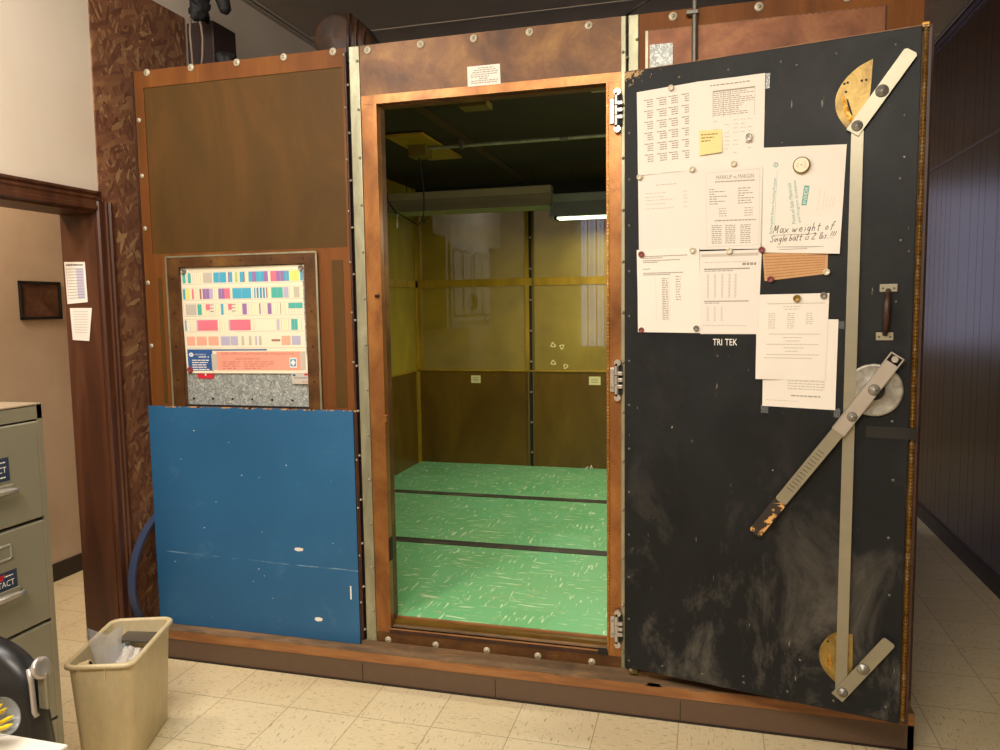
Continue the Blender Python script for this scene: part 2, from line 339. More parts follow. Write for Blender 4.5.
def wm(o):
    m = o.matrix_basis.copy()
    while o.parent: o = o.parent; m = o.matrix_basis @ m
    return m
def obj(name, b, parent=None, origin=None, recalc=True):
    """links what b holds as ONE mesh; b's coordinates are world coordinates"""
    if recalc: bmesh.ops.remove_doubles(b.bm, verts=b.bm.verts, dist=1e-6) if recalc == 'weld' else None; bmesh.ops.recalc_face_normals(b.bm, faces=b.bm.faces)
    me = bpy.data.meshes.new(name); 
    if origin is not None:
        o_m = Matrix.Translation(Vector(origin))
    elif parent is not None: o_m = wm(parent)
    else: o_m = Matrix()
    b.bm.transform(o_m.inverted()); b.bm.to_mesh(me); b.bm.free()
    for m_ in b.mats: me.materials.append(m_)
    o = bpy.data.objects.new(name, me); COL.objects.link(o)
    if parent is not None:
        o.parent = parent; o.matrix_basis = wm(parent).inverted() @ o_m
    else: o.matrix_basis = o_m
    return o
def tag(o, label, cat, group=None):
    o['label'] = label; o['category'] = cat
    if group: o['group'] = group
    return o
def thing(name, label, cat, loc=(0, 0, 0), rz=0, group=None):
    o = bpy.data.objects.new(name, None); COL.objects.link(o); o.empty_display_size = .05
    o.location = loc; o.rotation_euler = (0, 0, rz); return tag(o, label, cat, group)
def struct(name, b):
    o = obj(name, b); o['kind'] = 'structure'; return o
def clone(o, parent, mx):
    c = o.copy(); COL.objects.link(c); c.parent = parent
    if 'label' in c and parent is not None: pass
    c.matrix_basis = (wm(parent).inverted() if parent else Matrix()) @ mx
    return c

# text helpers -------------------------------------------------
_tc = {}
def glyphs(s, shear=0):
    if (s, shear) in _tc: return _tc[(s, shear)]
    cu = bpy.data.curves.new('t', 'FONT'); cu.body = s; cu.size = 1; cu.shear = shear; cu.resolution_u = 2
    ob = bpy.data.objects.new('t', cu); COL.objects.link(ob)
    dg = bpy.context.evaluated_depsgraph_get(); dg.update(); me = bpy.data.meshes.new_from_object(ob.evaluated_get(dg))
    vs = [v.co.copy() for v in me.vertices]; fs = [tuple(p.vertices) for p in me.polygons]
    bpy.data.objects.remove(ob); bpy.data.curves.remove(cu); bpy.data.meshes.remove(me)
    x0 = min(v.x for v in vs); x1 = max(v.x for v in vs); y0 = min(v.y for v in vs); y1 = max(v.y for v in vs)
    vs = [((v.x-x0)/(x1-x0), (v.y-y0)/(y1-y0)) for v in vs]
    _tc[(s, shear)] = (vs, fs); return vs, fs
STROKES = {
 'M': [[(0, 0), (.15, 1), (.45, .3), (.75, 1), (.9, 0)]], 'a': [[(.7, .5), (.3, .55), (.1, .2), (.4, 0), (.7, .3), (.7, .5), (.85, 0)]],
 'x': [[(.05, .5), (.8, 0)], [(.8, .5), (0, -.1)]], 'w': [[(0, .5), (.2, 0), (.45, .4), (.6, 0), (.9, .5)]],
 'e': [[(.1, .25), (.7, .3), (.5, .55), (.15, .4), (.15, .1), (.5, 0), (.8, .15)]], 'i': [[(.3, .5), (.35, 0)], [(.35, .72), (.4, .76)]],
 'g': [[(.7, .5), (.3, .5), (.15, .2), (.5, .05), (.7, .45), (.65, -.4), (.2, -.4)]], 'h': [[(.15, 1), (.15, 0), (.2, .35), (.5, .5), (.65, 0)]],
 't': [[(.35, .9), (.35, 0), (.6, .05)], [(.05, .55), (.7, .6)]], 'o': [[(.4, .5), (.1, .3), (.3, 0), (.65, .2), (.4, .5)]],
 'f': [[(.8, .9), (.5, 1), (.35, .6), (.3, -.1)], [(.1, .5), (.7, .55)]], 'S': [[(.8, .85), (.4, 1), (.1, .75), (.7, .4), (.5, 0), (0, .1)]],
 'n': [[(.1, .5), (.1, 0), (.2, .35), (.5, .5), (.6, 0)]], 'l': [[(.3, 1), (.3, .05), (.5, 0)]], 'b': [[(.15, 1), (.15, 0), (.6, .1), (.6, .4), (.2, .4)]],
 's': [[(.6, .5), (.2, .45), (.5, .2), (.3, 0), (.05, .05)]], '2': [[(.05, .8), (.4, 1), (.7, .75), (.0, 0), (.9, .05)]], '.': [[(.2, 0), (.3, .03)]],
 '!': [[(.4, 1), (.25, .3)], [(.15, .02), (.2, .06)]]}

class Sheet:
    """a thin sheet with four corners (s, z) in the frame mx (x along, y depth with minus towards the room, z up)"""
    def __init__(s, mx, tl, tr, br, bl, y, curl=None, th=.0004):
        s.mx = mx; s.c = (tl, tr, br, bl); s.y = y; s.curl = curl; s.th = th; s.b = B(mx)
    def at(s, u, v, off=0):
        tl, tr, br, bl = s.c; w = 1-v
        x = (tl[0]*(1-u)+tr[0]*u)*(1-w)+(bl[0]*(1-u)+br[0]*u)*w
        z = (tl[1]*(1-u)+tr[1]*u)*(1-w)+(bl[1]*(1-u)+br[1]*u)*w
        return (x, s.y-off-(s.curl(u, v) if s.curl else 0), z)
    def sheet(s, name, mat, parent=None, n=8, skip=None, m=None):
        b = B(s.mx); m = m or n; vs = []; fs = []
        for k in (0, 1):
            for j in range(m+1):
                for i in range(n+1): vs.append(s.at(i/n, j/m, s.th*(1-k)))
        N = (n+1)*(m+1)
        for j in range(m):
            for i in range(n):
                a = j*(n+1)+i; fs.append((a, a+1, a+n+2, a+n+1)); fs.append((N+a, N+a+n+1, N+a+n+2, N+a+1))
        for i in range(n): fs.append((i, N+i, N+i+1, i+1)); a = m*(n+1)+i; fs.append((a, a+1, N+a+1, N+a))
        for j in range(m): a = j*(n+1); fs.append((a, a+n+1, N+a+n+1, N+a)); a += n; fs.append((a, N+a, N+a+n+1, a+n+1))
        b.faces(vs, fs, mat); 
        ctr = s.mx @ Vector(s.at(.5, .5)); s.o = obj(name, b, parent, origin=None if parent else ctr)
        return s.o
    def rect(s, u0, u1, v0, v1, mat, lay=0, nseg=None):
        n = nseg or (4 if s.curl and u1-u0 > .2 else 1); m = 4 if s.curl and v1-v0 > .2 else 1; o = s.th+.0003+lay*.0002
        vs = [s.at(u0+(u1-u0)*i/n, v0+(v1-v0)*j/m, o) for j in range(m+1) for i in range(n+1)]
        s.b.faces(vs, [(j*(n+1)+i, j*(n+1)+i+1, (j+1)*(n+1)+i+1, (j+1)*(n+1)+i) for j in range(m) for i in range(n)], mat)
    def poly(s, pts, mat, lay=0):
        s.b.faces([s.at(u, v, s.th+.0003+lay*.0002) for u, v in pts], [tuple(range(len(pts)))], mat)
    def text(s, txt, u0, u1, v0, v1, mat, lay=0, shear=0, rot=None):
        vs, fs = glyphs(txt, shear); out = []
        for x, y in vs:
            if rot is None: u, v = u0+(u1-u0)*x, v0+(v1-v0)*y
            else: # rot = (origin, dir along, dir up)
                (ou, ov), (du, dv), (eu, ev) = rot; u, v = ou+du*x+eu*y, ov+dv*x+ev*y
            out.append(s.at(u, v, s.th+.0003+lay*.0002))
        s.b.faces(out, fs, mat)
    def line(s, p, q, w, mat, lay=0, asp=1):
        dx, dy = q[0]-p[0], (q[1]-p[1])*asp; L = math.hypot(dx, dy) or 1; nx, ny = -dy/L*w/2, dx/L*w/2/asp
        s.poly([(p[0]+nx, p[1]+ny), (p[0]-nx, p[1]-ny), (q[0]-nx, q[1]-ny), (q[0]+nx, q[1]+ny)], mat, lay)
    def hand(s, txt, u0, v0, size, adv, mat, w=.006, slope=0, asp=1.3, shear=.2):
        x = u0
        for ch in txt:
            if ch in STROKES:
                for st in STROKES[ch]:
                    P = [(x+(a*.75+shear*b)*size, v0+b*size/asp*1.25+(x-u0)*slope) for a, b in st]
                    for p, q in zip(P, P[1:]): s.line(p, q, w, mat, 0, asp)
            x += adv*(1.15 if ch in 'Mwm2' else .55 if ch in 'i.l!' else .6 if ch == ' ' else .9)
    def words(s, u0, u1, v, h, mat, rnd, lay=0, gap=.012, wl=(.02, .07), fill=1.0):
        u = u0; end = u0+(u1-u0)*fill
        while u < end-.01:
            L = min(rnd.uniform(*wl), end-u); s.rect(u, u+L, v, v+h, mat, lay); u += L+gap
    def done(s, name='printing'):
        if s.b.mats: obj(name, s.b, s.o, recalc=False)

K = 1.0547; FY = .151
def Fx(x): return .325+(x-.325)*K
def Fz(z): return 1.5954+(z-1.5954)*K
FACE = Matrix.Translation((0, FY, 0))

# ---------------------------------------------------------------- room shell
XL, XR, HC = -2.25, 1.87, 3.38; YB, YF = 6.6, -4.6
b = B().box(XL-1.35, XR+.15, YF-.1, YB+.1, -.1, 0, 'floor'); struct('floor', b)
b = B().box(XL-1.35, XR+.15, YF-.1, YB+.1, HC, HC+.1, 'ceiling')
struct('ceiling', b)
# faint drywall joints on the ceiling (battens)
b = B()
for y in (1.9, 3.1): b.box(XL+.03, XR-.04, y, y+.02, HC-.004, HC, 'ceiling')
struct('trim_1', b)
WT = .178; DY0, DY1, DZ = -1.0, .005, 2.05
b = B().box(XL-WT, XL, YF, DY0, 0, HC, 'cream'); b.box(XL-WT, XL, DY0, DY1+.022, DZ, HC, 'cream'); b.box(XL-WT, XL, DY1+.022, YB, 0, HC, 'cream')
struct('wall_left', b)
b = B().box(XL-1.27, XL-1.17, YF, YB, 0, HC, 'hall'); struct('wall_hallway', b)
b = B().box(XL-1.17, XL-1.155, YF, YB, 0, .105, 'rubber_dark'); struct('baseboard_hallway', b)
b = B().box(XL-1.27, XR+.1, YF-.1, YF, 0, HC, 'cream'); struct('wall_front', b)
b = B()
WX0, WX1, WZ0, WZ1 = -1.1, 1.0, 1.2, 2.75
b.box(XL-1.27, WX0, YB, YB+.1, 0, HC, 'cream'); b.box(WX1, XR+.1, YB, YB+.1, 0, HC, 'cream'); b.box(WX0, WX1, YB, YB+.1, 0, WZ0, 'cream'); b.box(WX0, WX1, YB, YB+.1, WZ1, HC, 'cream')
struct('wall_back', b)
# right wall: grooved dark panelling in two sheets
b = B().box(XR+.008, XR+.1, YF, YB, 0, HC, 'rubber_dark'); rnd = random.Random(3); y = YF
while y < YB:
    w = rnd.choice((.1, .14, .2, .12)); b.box(XR, XR+.01, y, min(y+w-.004, YB), .1, 2.515, 'panelling'); b.box(XR+.003, XR+.01, y, min(y+w-.004, YB), 2.523, HC, 'panelling'); y += w
struct('wall_right', b)
b = B().box(XR-.006, XR+.004, YF, YB, 2.512, 2.526, 'redwood'); struct('trim_2', b)
b = B().box(XR-.012, XR+.004, YF, YB, 0, .1, 'rubber_dark'); struct('baseboard_right', b)
b = B().box(XR-.03, XR+.0, YF, YB, HC-.035, HC, 'redwood').cyl((XR-.04, YF, HC-.02), (XR-.04, YB, HC-.02), .008, 'grey_metal'); struct('trim_3', b)
b = B().box(XL, XL+.03, .6, YB, HC-.02, HC, 'ceiling').cyl((XL+.05, .6, HC-.008), (XL+.05, YB, HC-.008), .006, 'ceiling'); struct('trim_4', b)
# doorway to the hallway: jamb and moulded casing
b = B().box(XL-WT-.005, XL+.001, DY1, DY1+.0215, 0, DZ, 'redwood').box(XL-WT-.005, XL, DY0, DY0+.02, 0, DZ, 'redwood').box(XL-WT-.005, XL, DY0, DY1, DZ-.022, DZ, 'redwood')
struct('door_1', b)
def casing_prof(w):
    return [(0, 0), (.012, 0), (.02, .006), (.02, .02), (.014, .026), (.014, w*.55), (.019, w*.62), (.019, w*.72), (.013, w*.78), (.022, w*.88), (.022, w), (0, w)]
b = B(); cw = .083
b.prism([(XL+x, DY1+.004+y) for x, y in casing_prof(cw)], 2, 0, DZ+.03, 'redwood')
b.prism([(XL+x, DY0-cw+.008+y) for x, y in casing_prof(cw)], 2, 0, DZ+cw-.02, 'redwood')
struct('trim_5', b)
b = B(); b.prism([(XL+x, DZ-.012+y) for x, y in casing_prof(cw)], 1, DY0-cw, DY1+.003, 'redwood').prism([(XL+x, DZ+.031+y*.5) for x, y in casing_prof(cw)], 1, DY1+.003, DY1+.03, 'redwood'); struct('trim_6', b)
# OSB sheet on the left wall
b = B(); b.prism([(.036, 2.082), (.0925, 2.082), (.0925, 0), (.675, 0), (.675, 3.08), (.045, 3.08)], 0, XL+.001, XL+.007, 'osb')
struct('trim_7', b)
# window on the back wall with curtain
b = B()
for x0, x1, z0, z1 in ((WX0, WX1, WZ1-.06, WZ1), (WX0, WX1, WZ0, WZ0+.06), (WX0, WX0+.06, WZ0, WZ1), (WX1-.06, WX1, WZ0, WZ1), ((WX0+WX1)/2-.025, (WX0+WX1)/2+.025, WZ0, WZ1)): b.box(x0, x1, YB-.02, YB+.05, z0, z1, 'white_paint')
w1 = struct('window_1', b)
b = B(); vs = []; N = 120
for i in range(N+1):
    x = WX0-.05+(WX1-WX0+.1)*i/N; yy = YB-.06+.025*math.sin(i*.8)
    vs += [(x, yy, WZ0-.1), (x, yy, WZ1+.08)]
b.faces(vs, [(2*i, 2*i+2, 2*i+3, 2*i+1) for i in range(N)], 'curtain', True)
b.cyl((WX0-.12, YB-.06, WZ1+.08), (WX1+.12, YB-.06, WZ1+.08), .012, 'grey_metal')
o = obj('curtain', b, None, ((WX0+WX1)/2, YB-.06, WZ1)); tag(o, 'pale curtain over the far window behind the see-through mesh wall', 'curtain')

# ---------------------------------------------------------------- the shielded enclosure
X0, X1 = Fx(-2.012), Fx(1.015); Y1 = 3.377; ZF = .255; ZT = Fz(2.60); ZB = Fz(.2334)
XI0, XI1 = X0+.065, X1-.065; ZI = ZT-.055; XS1, XS2 = Fx(-1.0), Fx(.05)
enc = thing('shielded_enclosure', 'walk-in copper-framed plywood booth with open door and green floor inside', 'booth', ((X0+X1)/2, FY, 0))
KY = .085; LXB = Fx(-1.03)
b = B().box(X0+.01, X1-.0, KY, KY+.02, 0, .096, 'rubber').box(X0-.0, X0+.02, KY, Y1, 0, .096, 'rubber').box(X1-.02, X1-.0, KY, Y1, 0, .096, 'rubber')
b.box(X0+.01, X1, KY-.006, KY, 0, .006, 'rubber_dark')
for x in (-1.08, -.49, .245): b.box(x, x+.0025, KY-.0012, KY, .004, .084, 'dark')
obj('kick_board', b, enc)
b = B(); b.box(X0-.0, X1-.0, KY-.004, KY+.045, .096, .136, 'ledge'); b.box(X0, X1-.0, KY-.004, FY+.03, .136, .141, 'ledge_top'); b.box(LXB, X1-.0, FY-.012, FY+.03, .141, ZB, 'ledge_top')
rnd = random.Random(5)
for i in range(12):
    x = rnd.uniform(X0, .9); b.prism([(x, .1335), (x+.03, .131), (x+.07, .134), (x+.06, .1414), (x+.01, .1414)], 1, KY-.0048, KY+.004, 'ledge_top')
obj('sill_board', b, enc)
b = B().box(X0+.02, X1-.02, FY+.03, Y1, .15, ZF-.01, 'dark_ply'); obj('subfloor', b, enc)
b = B().box(XI0, XI1, FY+.07, Y1, ZF-.01, ZF, 'green'); fl = obj('floor_covering', b, enc)
for y in (1.237, 2.319):
    b = B().box(XI0, XI1, y-.038, y+.038, ZF, ZF+.004, 'floor_strip'); obj('floor_strip', b, enc)
b = B().box(X0, X1, FY+.005, Y1+.06, ZI, ZT, 'roof_and_shade_board')
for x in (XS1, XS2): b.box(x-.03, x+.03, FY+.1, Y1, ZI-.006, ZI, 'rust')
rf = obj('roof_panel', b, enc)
# side walls: lower board, upper olive mesh over board, rails
for sgn, xo, xi in ((0, X0, XI0), (1, X1, XI1)):
    a, c = sorted((xo, xi)); b = B().box(a, c, FY+.005, Y1+.06, .15, 1.06, 'dark_ply').box(a, c, FY+.005, Y1+.06, 1.06, ZI, 'olive_side')
    f = xi if sgn == 0 else xi-.012
    for z in (1.052, 1.767): b.box(f, f+.012, FY+.07, Y1, z, z+(.012 if z < 1.5 else .06), 'olive_frame')
    for y in (1.237, 2.319, Y1-.03): b.box(f, f+.012, y-.03, y+.03, ZF, ZI, 'olive_frame' if y > 3 else 'olive_side')
    if sgn == 0: b.box(xo-.004, xo, FY, Y1+.06, .15, ZT, 'ply_frame')
    obj('side_panel', b, enc)
# back wall: solid dark boards below, open mesh above
b = B().box(X0, X1, Y1, Y1+.05, .15, 1.06, 'dark_ply'); obj('lower_board', b, enc)
b = B()
for a, c in ((XI0, XS1), (XS1, XS2), (XS2, XI1)): b.box(a+.03, c-.03, Y1+.002, Y1+.004, 1.06, 2.43, 'mesh')
obj('mesh_screen', b, enc)
b = B().box(XI0, XI1, Y1-.012, Y1+.03, 2.43, ZI, 'roof_and_shade_board'); obj('upper_shade_strip', b, enc)  # dark strip added to paint the shade above the hanging fixtures
b = B()
for z0, z1 in ((1.055, 1.068), (1.767, 1.83), (ZI-.06, ZI)): b.box(XI0, XI1, Y1-.008, Y1+.03, z0, z1, 'olive_frame')
for x in (XI0+.02, XI1-.02): b.box(x-.022, x+.022, Y1-.01, Y1+.03, 1.06, ZI, 'olive_frame')
for x in (XS1, XS2):
    b.box(x-.045, x-.012, Y1-.01, Y1+.03, 1.068, ZI, 'olive_frame'); b.box(x+.012, x+.03, Y1-.01, Y1+.03, 1.068, ZI, 'beige_plate')
obj('screen_frame', b, enc)
b = B()
for x in (XS1, XS2):
    b.box(x-.012, x+.012, Y1-.004, Y1+.03, ZF, ZI, 'dark'); b.box(x-.03, x-.016, Y1-.014, Y1, ZF, 1.06, 'beige_plate'); b.box(x+.014, x+.024, Y1-.014, Y1, ZF, 1.06, 'beige_plate')
    for k in range(9): z = ZF+.12+k*.255; b.cyl((x+.002, Y1-.02, z), (x+.002, Y1, z), .009, 'screw', 8)
obj('seam_clamp', b, enc)
for (x0, x1, z0, z1) in ((-1.60, -1.515, .953, 1.018), (-.59, -.495, .949, 1.018)):
    s = Sheet(Matrix(), (x0, z1), (x1, z1), (x1, z0), (x0, z0), Y1-.0005); s.sheet('yellow_sticker', 'paper_y', enc, 1); s.o['label'] = 'small pale yellow sticker on the back wall'
    rnd = random.Random(2)
    for v in (.65, .45, .25): s.words(.2, .8, v, .09, 'ink_mid', rnd)
    s.done()
for x, z in ((-.887, 1.276), (-.812, 1.262), (-.887, 1.13), (-.782, 1.10)):
    b = B(); n = 9; vs = []
    for i in range(n):
        for r_ in (.011, .021): t_ = 2*PI*i/n; q = r_*(1+.3*math.sin(i*2.3+x*40)); vs.append((x+q*math.cos(t_), Y1-.0012, z+q*math.sin(t_)))
    b.faces(vs, [(2*i, 2*i+1, (2*i+3) % (2*n), (2*i+2) % (2*n)) for i in range(n)], 'paper_y'); obj('glue_mark', b, enc)
b = B(); 
for x, z, a in ((-.62, .27, .5), (-.56, .275, 2.0), (-.58, .262, 1.2)): b.cyl((x, Y1-.03, ZF+.004), (x+.03*math.cos(a), Y1-.02, ZF+.004+.03*abs(math.sin(a))), .004, 'paper', 6)
tag(obj('paper_scrap', b, None, (-.59, Y1-.03, ZF)), 'tiny white paper scraps at the foot of the back wall inside the booth', 'scrap')

# --- front: left plywood panel
LX0, LX1 = X0, Fx(-1.034)
HX0, HX1, HZ0, HZ1 = Fx(-1.822), Fx(-1.232), Fz(1.19), Fz(1.781)
b = B()
z0, z1 = .1415, ZT
b.box(LX0, HX0, FY, FY+.04, z0, Fz(1.84), 'ply_frame'); b.box(HX1, LX1, FY, FY+.04, z0, Fz(1.84), 'ply_frame')
b.box(HX0, HX1, FY, FY+.04, z0, HZ0, 'ply_frame'); b.box(HX0, HX1, FY, FY+.04, HZ1, Fz(1.84), 'ply_frame')
b.box(LX0, Fx(-1.955), FY, FY+.04, Fz(1.84), z1, 'ply_frame'); b.box(Fx(-1.043), LX1, FY, FY+.04, Fz(1.84), z1, 'ply_frame')
b.box(Fx(-1.955), Fx(-1.043), FY, FY+.04, Fz(2.53), z1, 'ply_frame')
b.box(LX0, LX0+.012, FY-.003, FY, z0, z1, 'rust')
b.box(Fx(-1.115), Fx(-1.065), FY-.0015, FY, Fz(1.2), Fz(1.79), 'screen_ply'); b.box(Fx(-1.935), Fx(-1.915), FY-.0015, FY, Fz(1.2), Fz(1.74), 'screen_ply')
pl = obj('front_panel', b, enc)
b = B().box(Fx(-1.955), Fx(-1.043), FY+.004, FY+.03, Fz(1.84), Fz(2.53), 'screen_ply'); obj('screen_panel', b, enc)
# hatch frame with galvanised sheet
b = B(); w = .055
OX0, OX1, OZ1 = Fx(-1.881), Fx(-1.176), Fz(1.826)
b.box(OX0, HX0, FY-.012, FY, HZ0-.02, OZ1, 'copper'); b.box(HX1, OX1, FY-.012, FY, HZ0-.02, OZ1, 'copper'); b.box(HX0, HX1, FY-.012, FY, HZ1, OZ1, 'copper')
b.box(OX0-.004, OX0+.004, FY-.014, FY-.010, HZ0, OZ1, 'galv_strip'); b.box(OX1-.004, OX1+.004, FY-.014, FY-.010, HZ0, OZ1, 'galv_strip'); b.box(OX0, OX1, FY-.014, FY-.010, OZ1-.004, OZ1+.003, 'galv_strip')
for i in range(5):
    for z_ in (OZ1-.025,): b.cyl((OX0+.08+i*.15, FY-.015, z_), (OX0+.08+i*.15, FY-.01, z_), .004, 'rust', 8)
for x_ in (OX0+.03, OX1-.03):
    for k in range(4): b.cyl((x_, FY-.015, OZ1-.1-k*.15), (x_, FY-.01, OZ1-.1-k*.15), .004, 'rust', 8)
hf = obj('hatch_frame', b, enc)
b = B().box(HX0-.01, HX1+.01, FY+.012, FY+.02, HZ0, HZ1+.01, 'galv')
for i in range(6): b.cyl((HX0+.03+i*.1, FY+.009, HZ0+.035), (HX0+.03+i*.1, FY+.013, HZ0+.035), .005, 'dark', 8)
b.box(HX0, HX1, FY+.004, FY+.012, HZ0, HZ0+.008, 'dark')
b.cyl((HX1-.012, FY+.0, HZ1-.02), (HX1-.012, FY+.012, HZ0+.1), .004, 'galv', 6)
hb = obj('galvanized_sheet', b, enc)
# clamp strip left of doorway
b = B()
A0, A1, A2, A3 = LX1, Fx(-1.022), Fx(-1.010), Fx(-.967)
b.box(A0, A1, FY+.0, FY+.02, ZB, ZT, 'rust'); b.box(A1, A2, FY+.012, FY+.03, ZB, ZT, 'dark'); b.bbox(A2, A3, FY-.006, FY+.02, ZB, ZT, 'galv_strip')
b.cyl((A1-.004, FY-.004, ZB), (A1-.004, FY-.004, ZT-.02), .006, 'rust', 8)
obj('clamp_strip', b, enc)
b = B(); Q = [Fx(v) for v in (.031, .047, .058, .092)]
b.bbox(Q[0], Q[1]+.002, FY-.005, FY+.02, ZB, ZT, 'galv_strip'); b.box(Q[1], Q[2], FY+.012, FY+.03, ZB, ZT, 'dark'); b.bbox(Q[2]-.001, Q[3], FY-.005, FY+.02, ZB, ZT, 'galv_strip')
obj('clamp_strip', b, enc)
# copper door surround
EX0, EX1, EZ0, EZ1 = Fx(-.9078), Fx(-.0178), Fz(.2954), Fz(2.379)
b = B(); CX0, CX1 = Fx(-.966), Fx(.031)
b.box(CX0, EX0, FY, FY+.06, ZB, ZT, 'copper_bright'); b.box(EX1, CX1, FY, FY+.06, ZB, ZT, 'copper_bright')
b.box(EX0, EX1, FY, FY+.06, EZ1, ZT, 'copper'); b.box(EX0, EX1, FY, FY+.06, ZB, EZ0, 'copper')
b.box(CX0, CX1, FY-.002, FY, EZ1+.035, ZT, 'copper'); b.box(CX0, CX1, FY-.0015, FY, EZ1, EZ1+.035, 'copper_bright'); b.box(CX0, CX1, FY-.0015, FY, ZB, EZ0-.02, 'copper')  # bright copper strip paints the reflection along the header's lower edge
obj('door_surround', b, enc)
b = B() # jamb liner and stop
T = .007
b.box(EX0-.004, EX0+.006, FY-.004, FY+.07, EZ0, EZ1, 'copper_bright'); b.box(EX0, EX0+T, FY+.035, FY+.075, EZ0, EZ1, 'copper')
b.box(EX0, EX1, FY+.03, FY+.075, EZ1-.006, EZ1+.0, 'copper')
b.box(EX0, EX1, FY-.006, FY+.02, EZ0-.02, EZ0-.004, 'rust'); b.box(EX0, EX1, FY-.006, FY+.012, EZ0-.004, EZ0+.0, 'ledge'); b.box(EX0, EX1, FY+.012, FY+.08, EZ0-.01, EZ0+.006, 'ledge_top')
b.box(EX1-.004, EX1+.004, FY-.004, FY+.07, EZ0, EZ1, 'copper_bright')
b.box(EX0, EX1, FY+.06, FY+.072, ZB, ZF-.002, 'ledge')
b.box(EX1-.04, EX1-.002, FY-.01, FY+.03, EZ0-.012, EZ0+.002, 'dark')
for k in range(160): z = EZ0+.02+k*(EZ1-EZ0-.04)/160; b.box(EX1-.001, EX1+.005, FY-.0065, FY-.003, z, z+.007, 'gold')
obj('door_jamb', b, enc)
b = B().bbox(EX0-.022, EX0-.004, FY-.012, FY, Fz(1.639), Fz(1.652), 'rust', .002).cyl((EX0-.018, FY-.014, Fz(1.646)), (EX0-.005, FY-.02, Fz(1.646)), .004, 'dark', 8)
obj('strike_plate', b, enc)
b = B().bbox(EX0-.002, EX0+.014, FY-.008, FY+.02, 1.12, 1.15, 'copper_bright', .002); obj('contact_tab', b, enc)
b = B().bbox(EX0+.006, EX0+.011, FY+.0, FY+.03, .52, .62, 'dark', .002); obj('latch_slot', b, enc)
# right panel
b = B().box(Fx(.092), X1, FY, FY+.04, ZB, ZT, 'ply_frame').box(X1-.03, X1+.002, FY-.004, FY+.05, ZB, ZT, 'rust'); obj('front_panel', b, enc)
b = B().box(Fx(.118), Fx(.876), FY-.003, FY, Fz(1.4), Fz(2.541), 'copper_sheet')
for k in range(40): x = Fx(.12)+k*.02; b.box(x, x+.01, FY-.0035, FY-.001, Fz(2.541)-.003, Fz(2.541)+random.uniform(0, .002), 'copper')
b.box(Fx(.873), Fx(.877), FY-.004, FY-.001, Fz(2.2), Fz(2.541), 'rust'); cs = obj('copper_sheet', b, enc)
b = B().box(Fx(.13), Fx(.208), FY-.006, FY-.003, Fz(2.30), Fz(2.492), 'galv'); obj('galvanized_plate', b, enc)
b = B().box(Fx(.115), Fx(.124), FY-.005, FY-.003, Fz(2.2), Fz(2.54), 'galv_strip'); obj('edge_strip', b, enc)
b = B().box(Fx(.89), Fx(.96), FY-.004, FY, Fz(2.40), Fz(2.44), 'dark'); obj('slot', b, enc)
# screws: one washer-head, copied
b = B(); b.lathe([(.0, -.004), (.009, -.004), (.0125, -.001), (.0125, 0)], 'washer', Matrix.Rotation(R(-90), 4, 'X'))
b.lathe([(0, -.0065), (.005, -.006), (.006, -.003)], 'screw', Matrix.Rotation(R(-90), 4, 'X'), 12)
sc0 = None
def screw(x, z, k=1.0, y=FY-.001):
    global sc0
    mx = Matrix.Translation((x, y, z)) @ Matrix.Scale(k, 4)
    if sc0 is None: sc0 = obj('washer_screw', b, enc, (0, 0, 0)); sc0.matrix_basis = wm(enc).inverted() @ mx
    else: clone(sc0, enc, mx)
for x in (-1.933, -1.719, -1.504, -1.292, -1.078): screw(Fx(x), Fz(2.59), 1.25)
for x in (-.931, -.715, -.507, -.296, -.082): screw(Fx(x), Fz(2.58), 1.25, FY-.003)
for x in (.208, .488, .76): screw(Fx(x), Fz(2.58), 1.3)
for x in (-.916, -.71, -.496, -.29, -.08): screw(Fx(x), Fz(.245), 1.15, FY-.002)
for z in (2.40, 2.17, 1.95, 1.72, 1.45): screw(Fx(-1.985), Fz(z), .8)
b2 = B(); b2.lathe([(0, -.008), (.004, -.007), (.006, 0)], 'screw', Matrix.Rotation(R(-90), 4, 'X'), 10); s2 = obj('machine_screw', b2, enc, (0, 0, 0)); first = True
for xs, n, off in ((-1.016, 13, .0), (-.975, 13, .09), (-1.029, 12, .12), (.038, 13, .02), (.086, 13, .06), (.052, 13, .0)):
    for k in range(n):
        z = ZB+.05+off+k*(ZT-ZB-.2)/(n-1)
        mx = Matrix.Translation((Fx(xs), FY-.006, z))
        if first: s2.matrix_basis = wm(enc).inverted() @ mx; first = False
        else: clone(s2, enc, mx)
# instruction label over the doorway
s = Sheet(Matrix(), (Fx(-.534), Fz(2.481)), (Fx(-.409), Fz(2.481)), (Fx(-.407), Fz(2.409)), (Fx(-.533), Fz(2.409)), FY-.003)
s.sheet('instruction_label', 'paper', enc, 2); s.o['label'] = 'white printed label above the doorway'; rnd = random.Random(11)
for k, (a, c) in enumerate(((.34, .8), (.2, .88), (.15, .93), (.1, .9), (.1, .66), None or (.35, .62), (.1, .93), None or (.1, .9))): s.words(a, c, .86-k*.105, .045, 'ink_mid', rnd, wl=(.04, .12), gap=.02)
s.done()

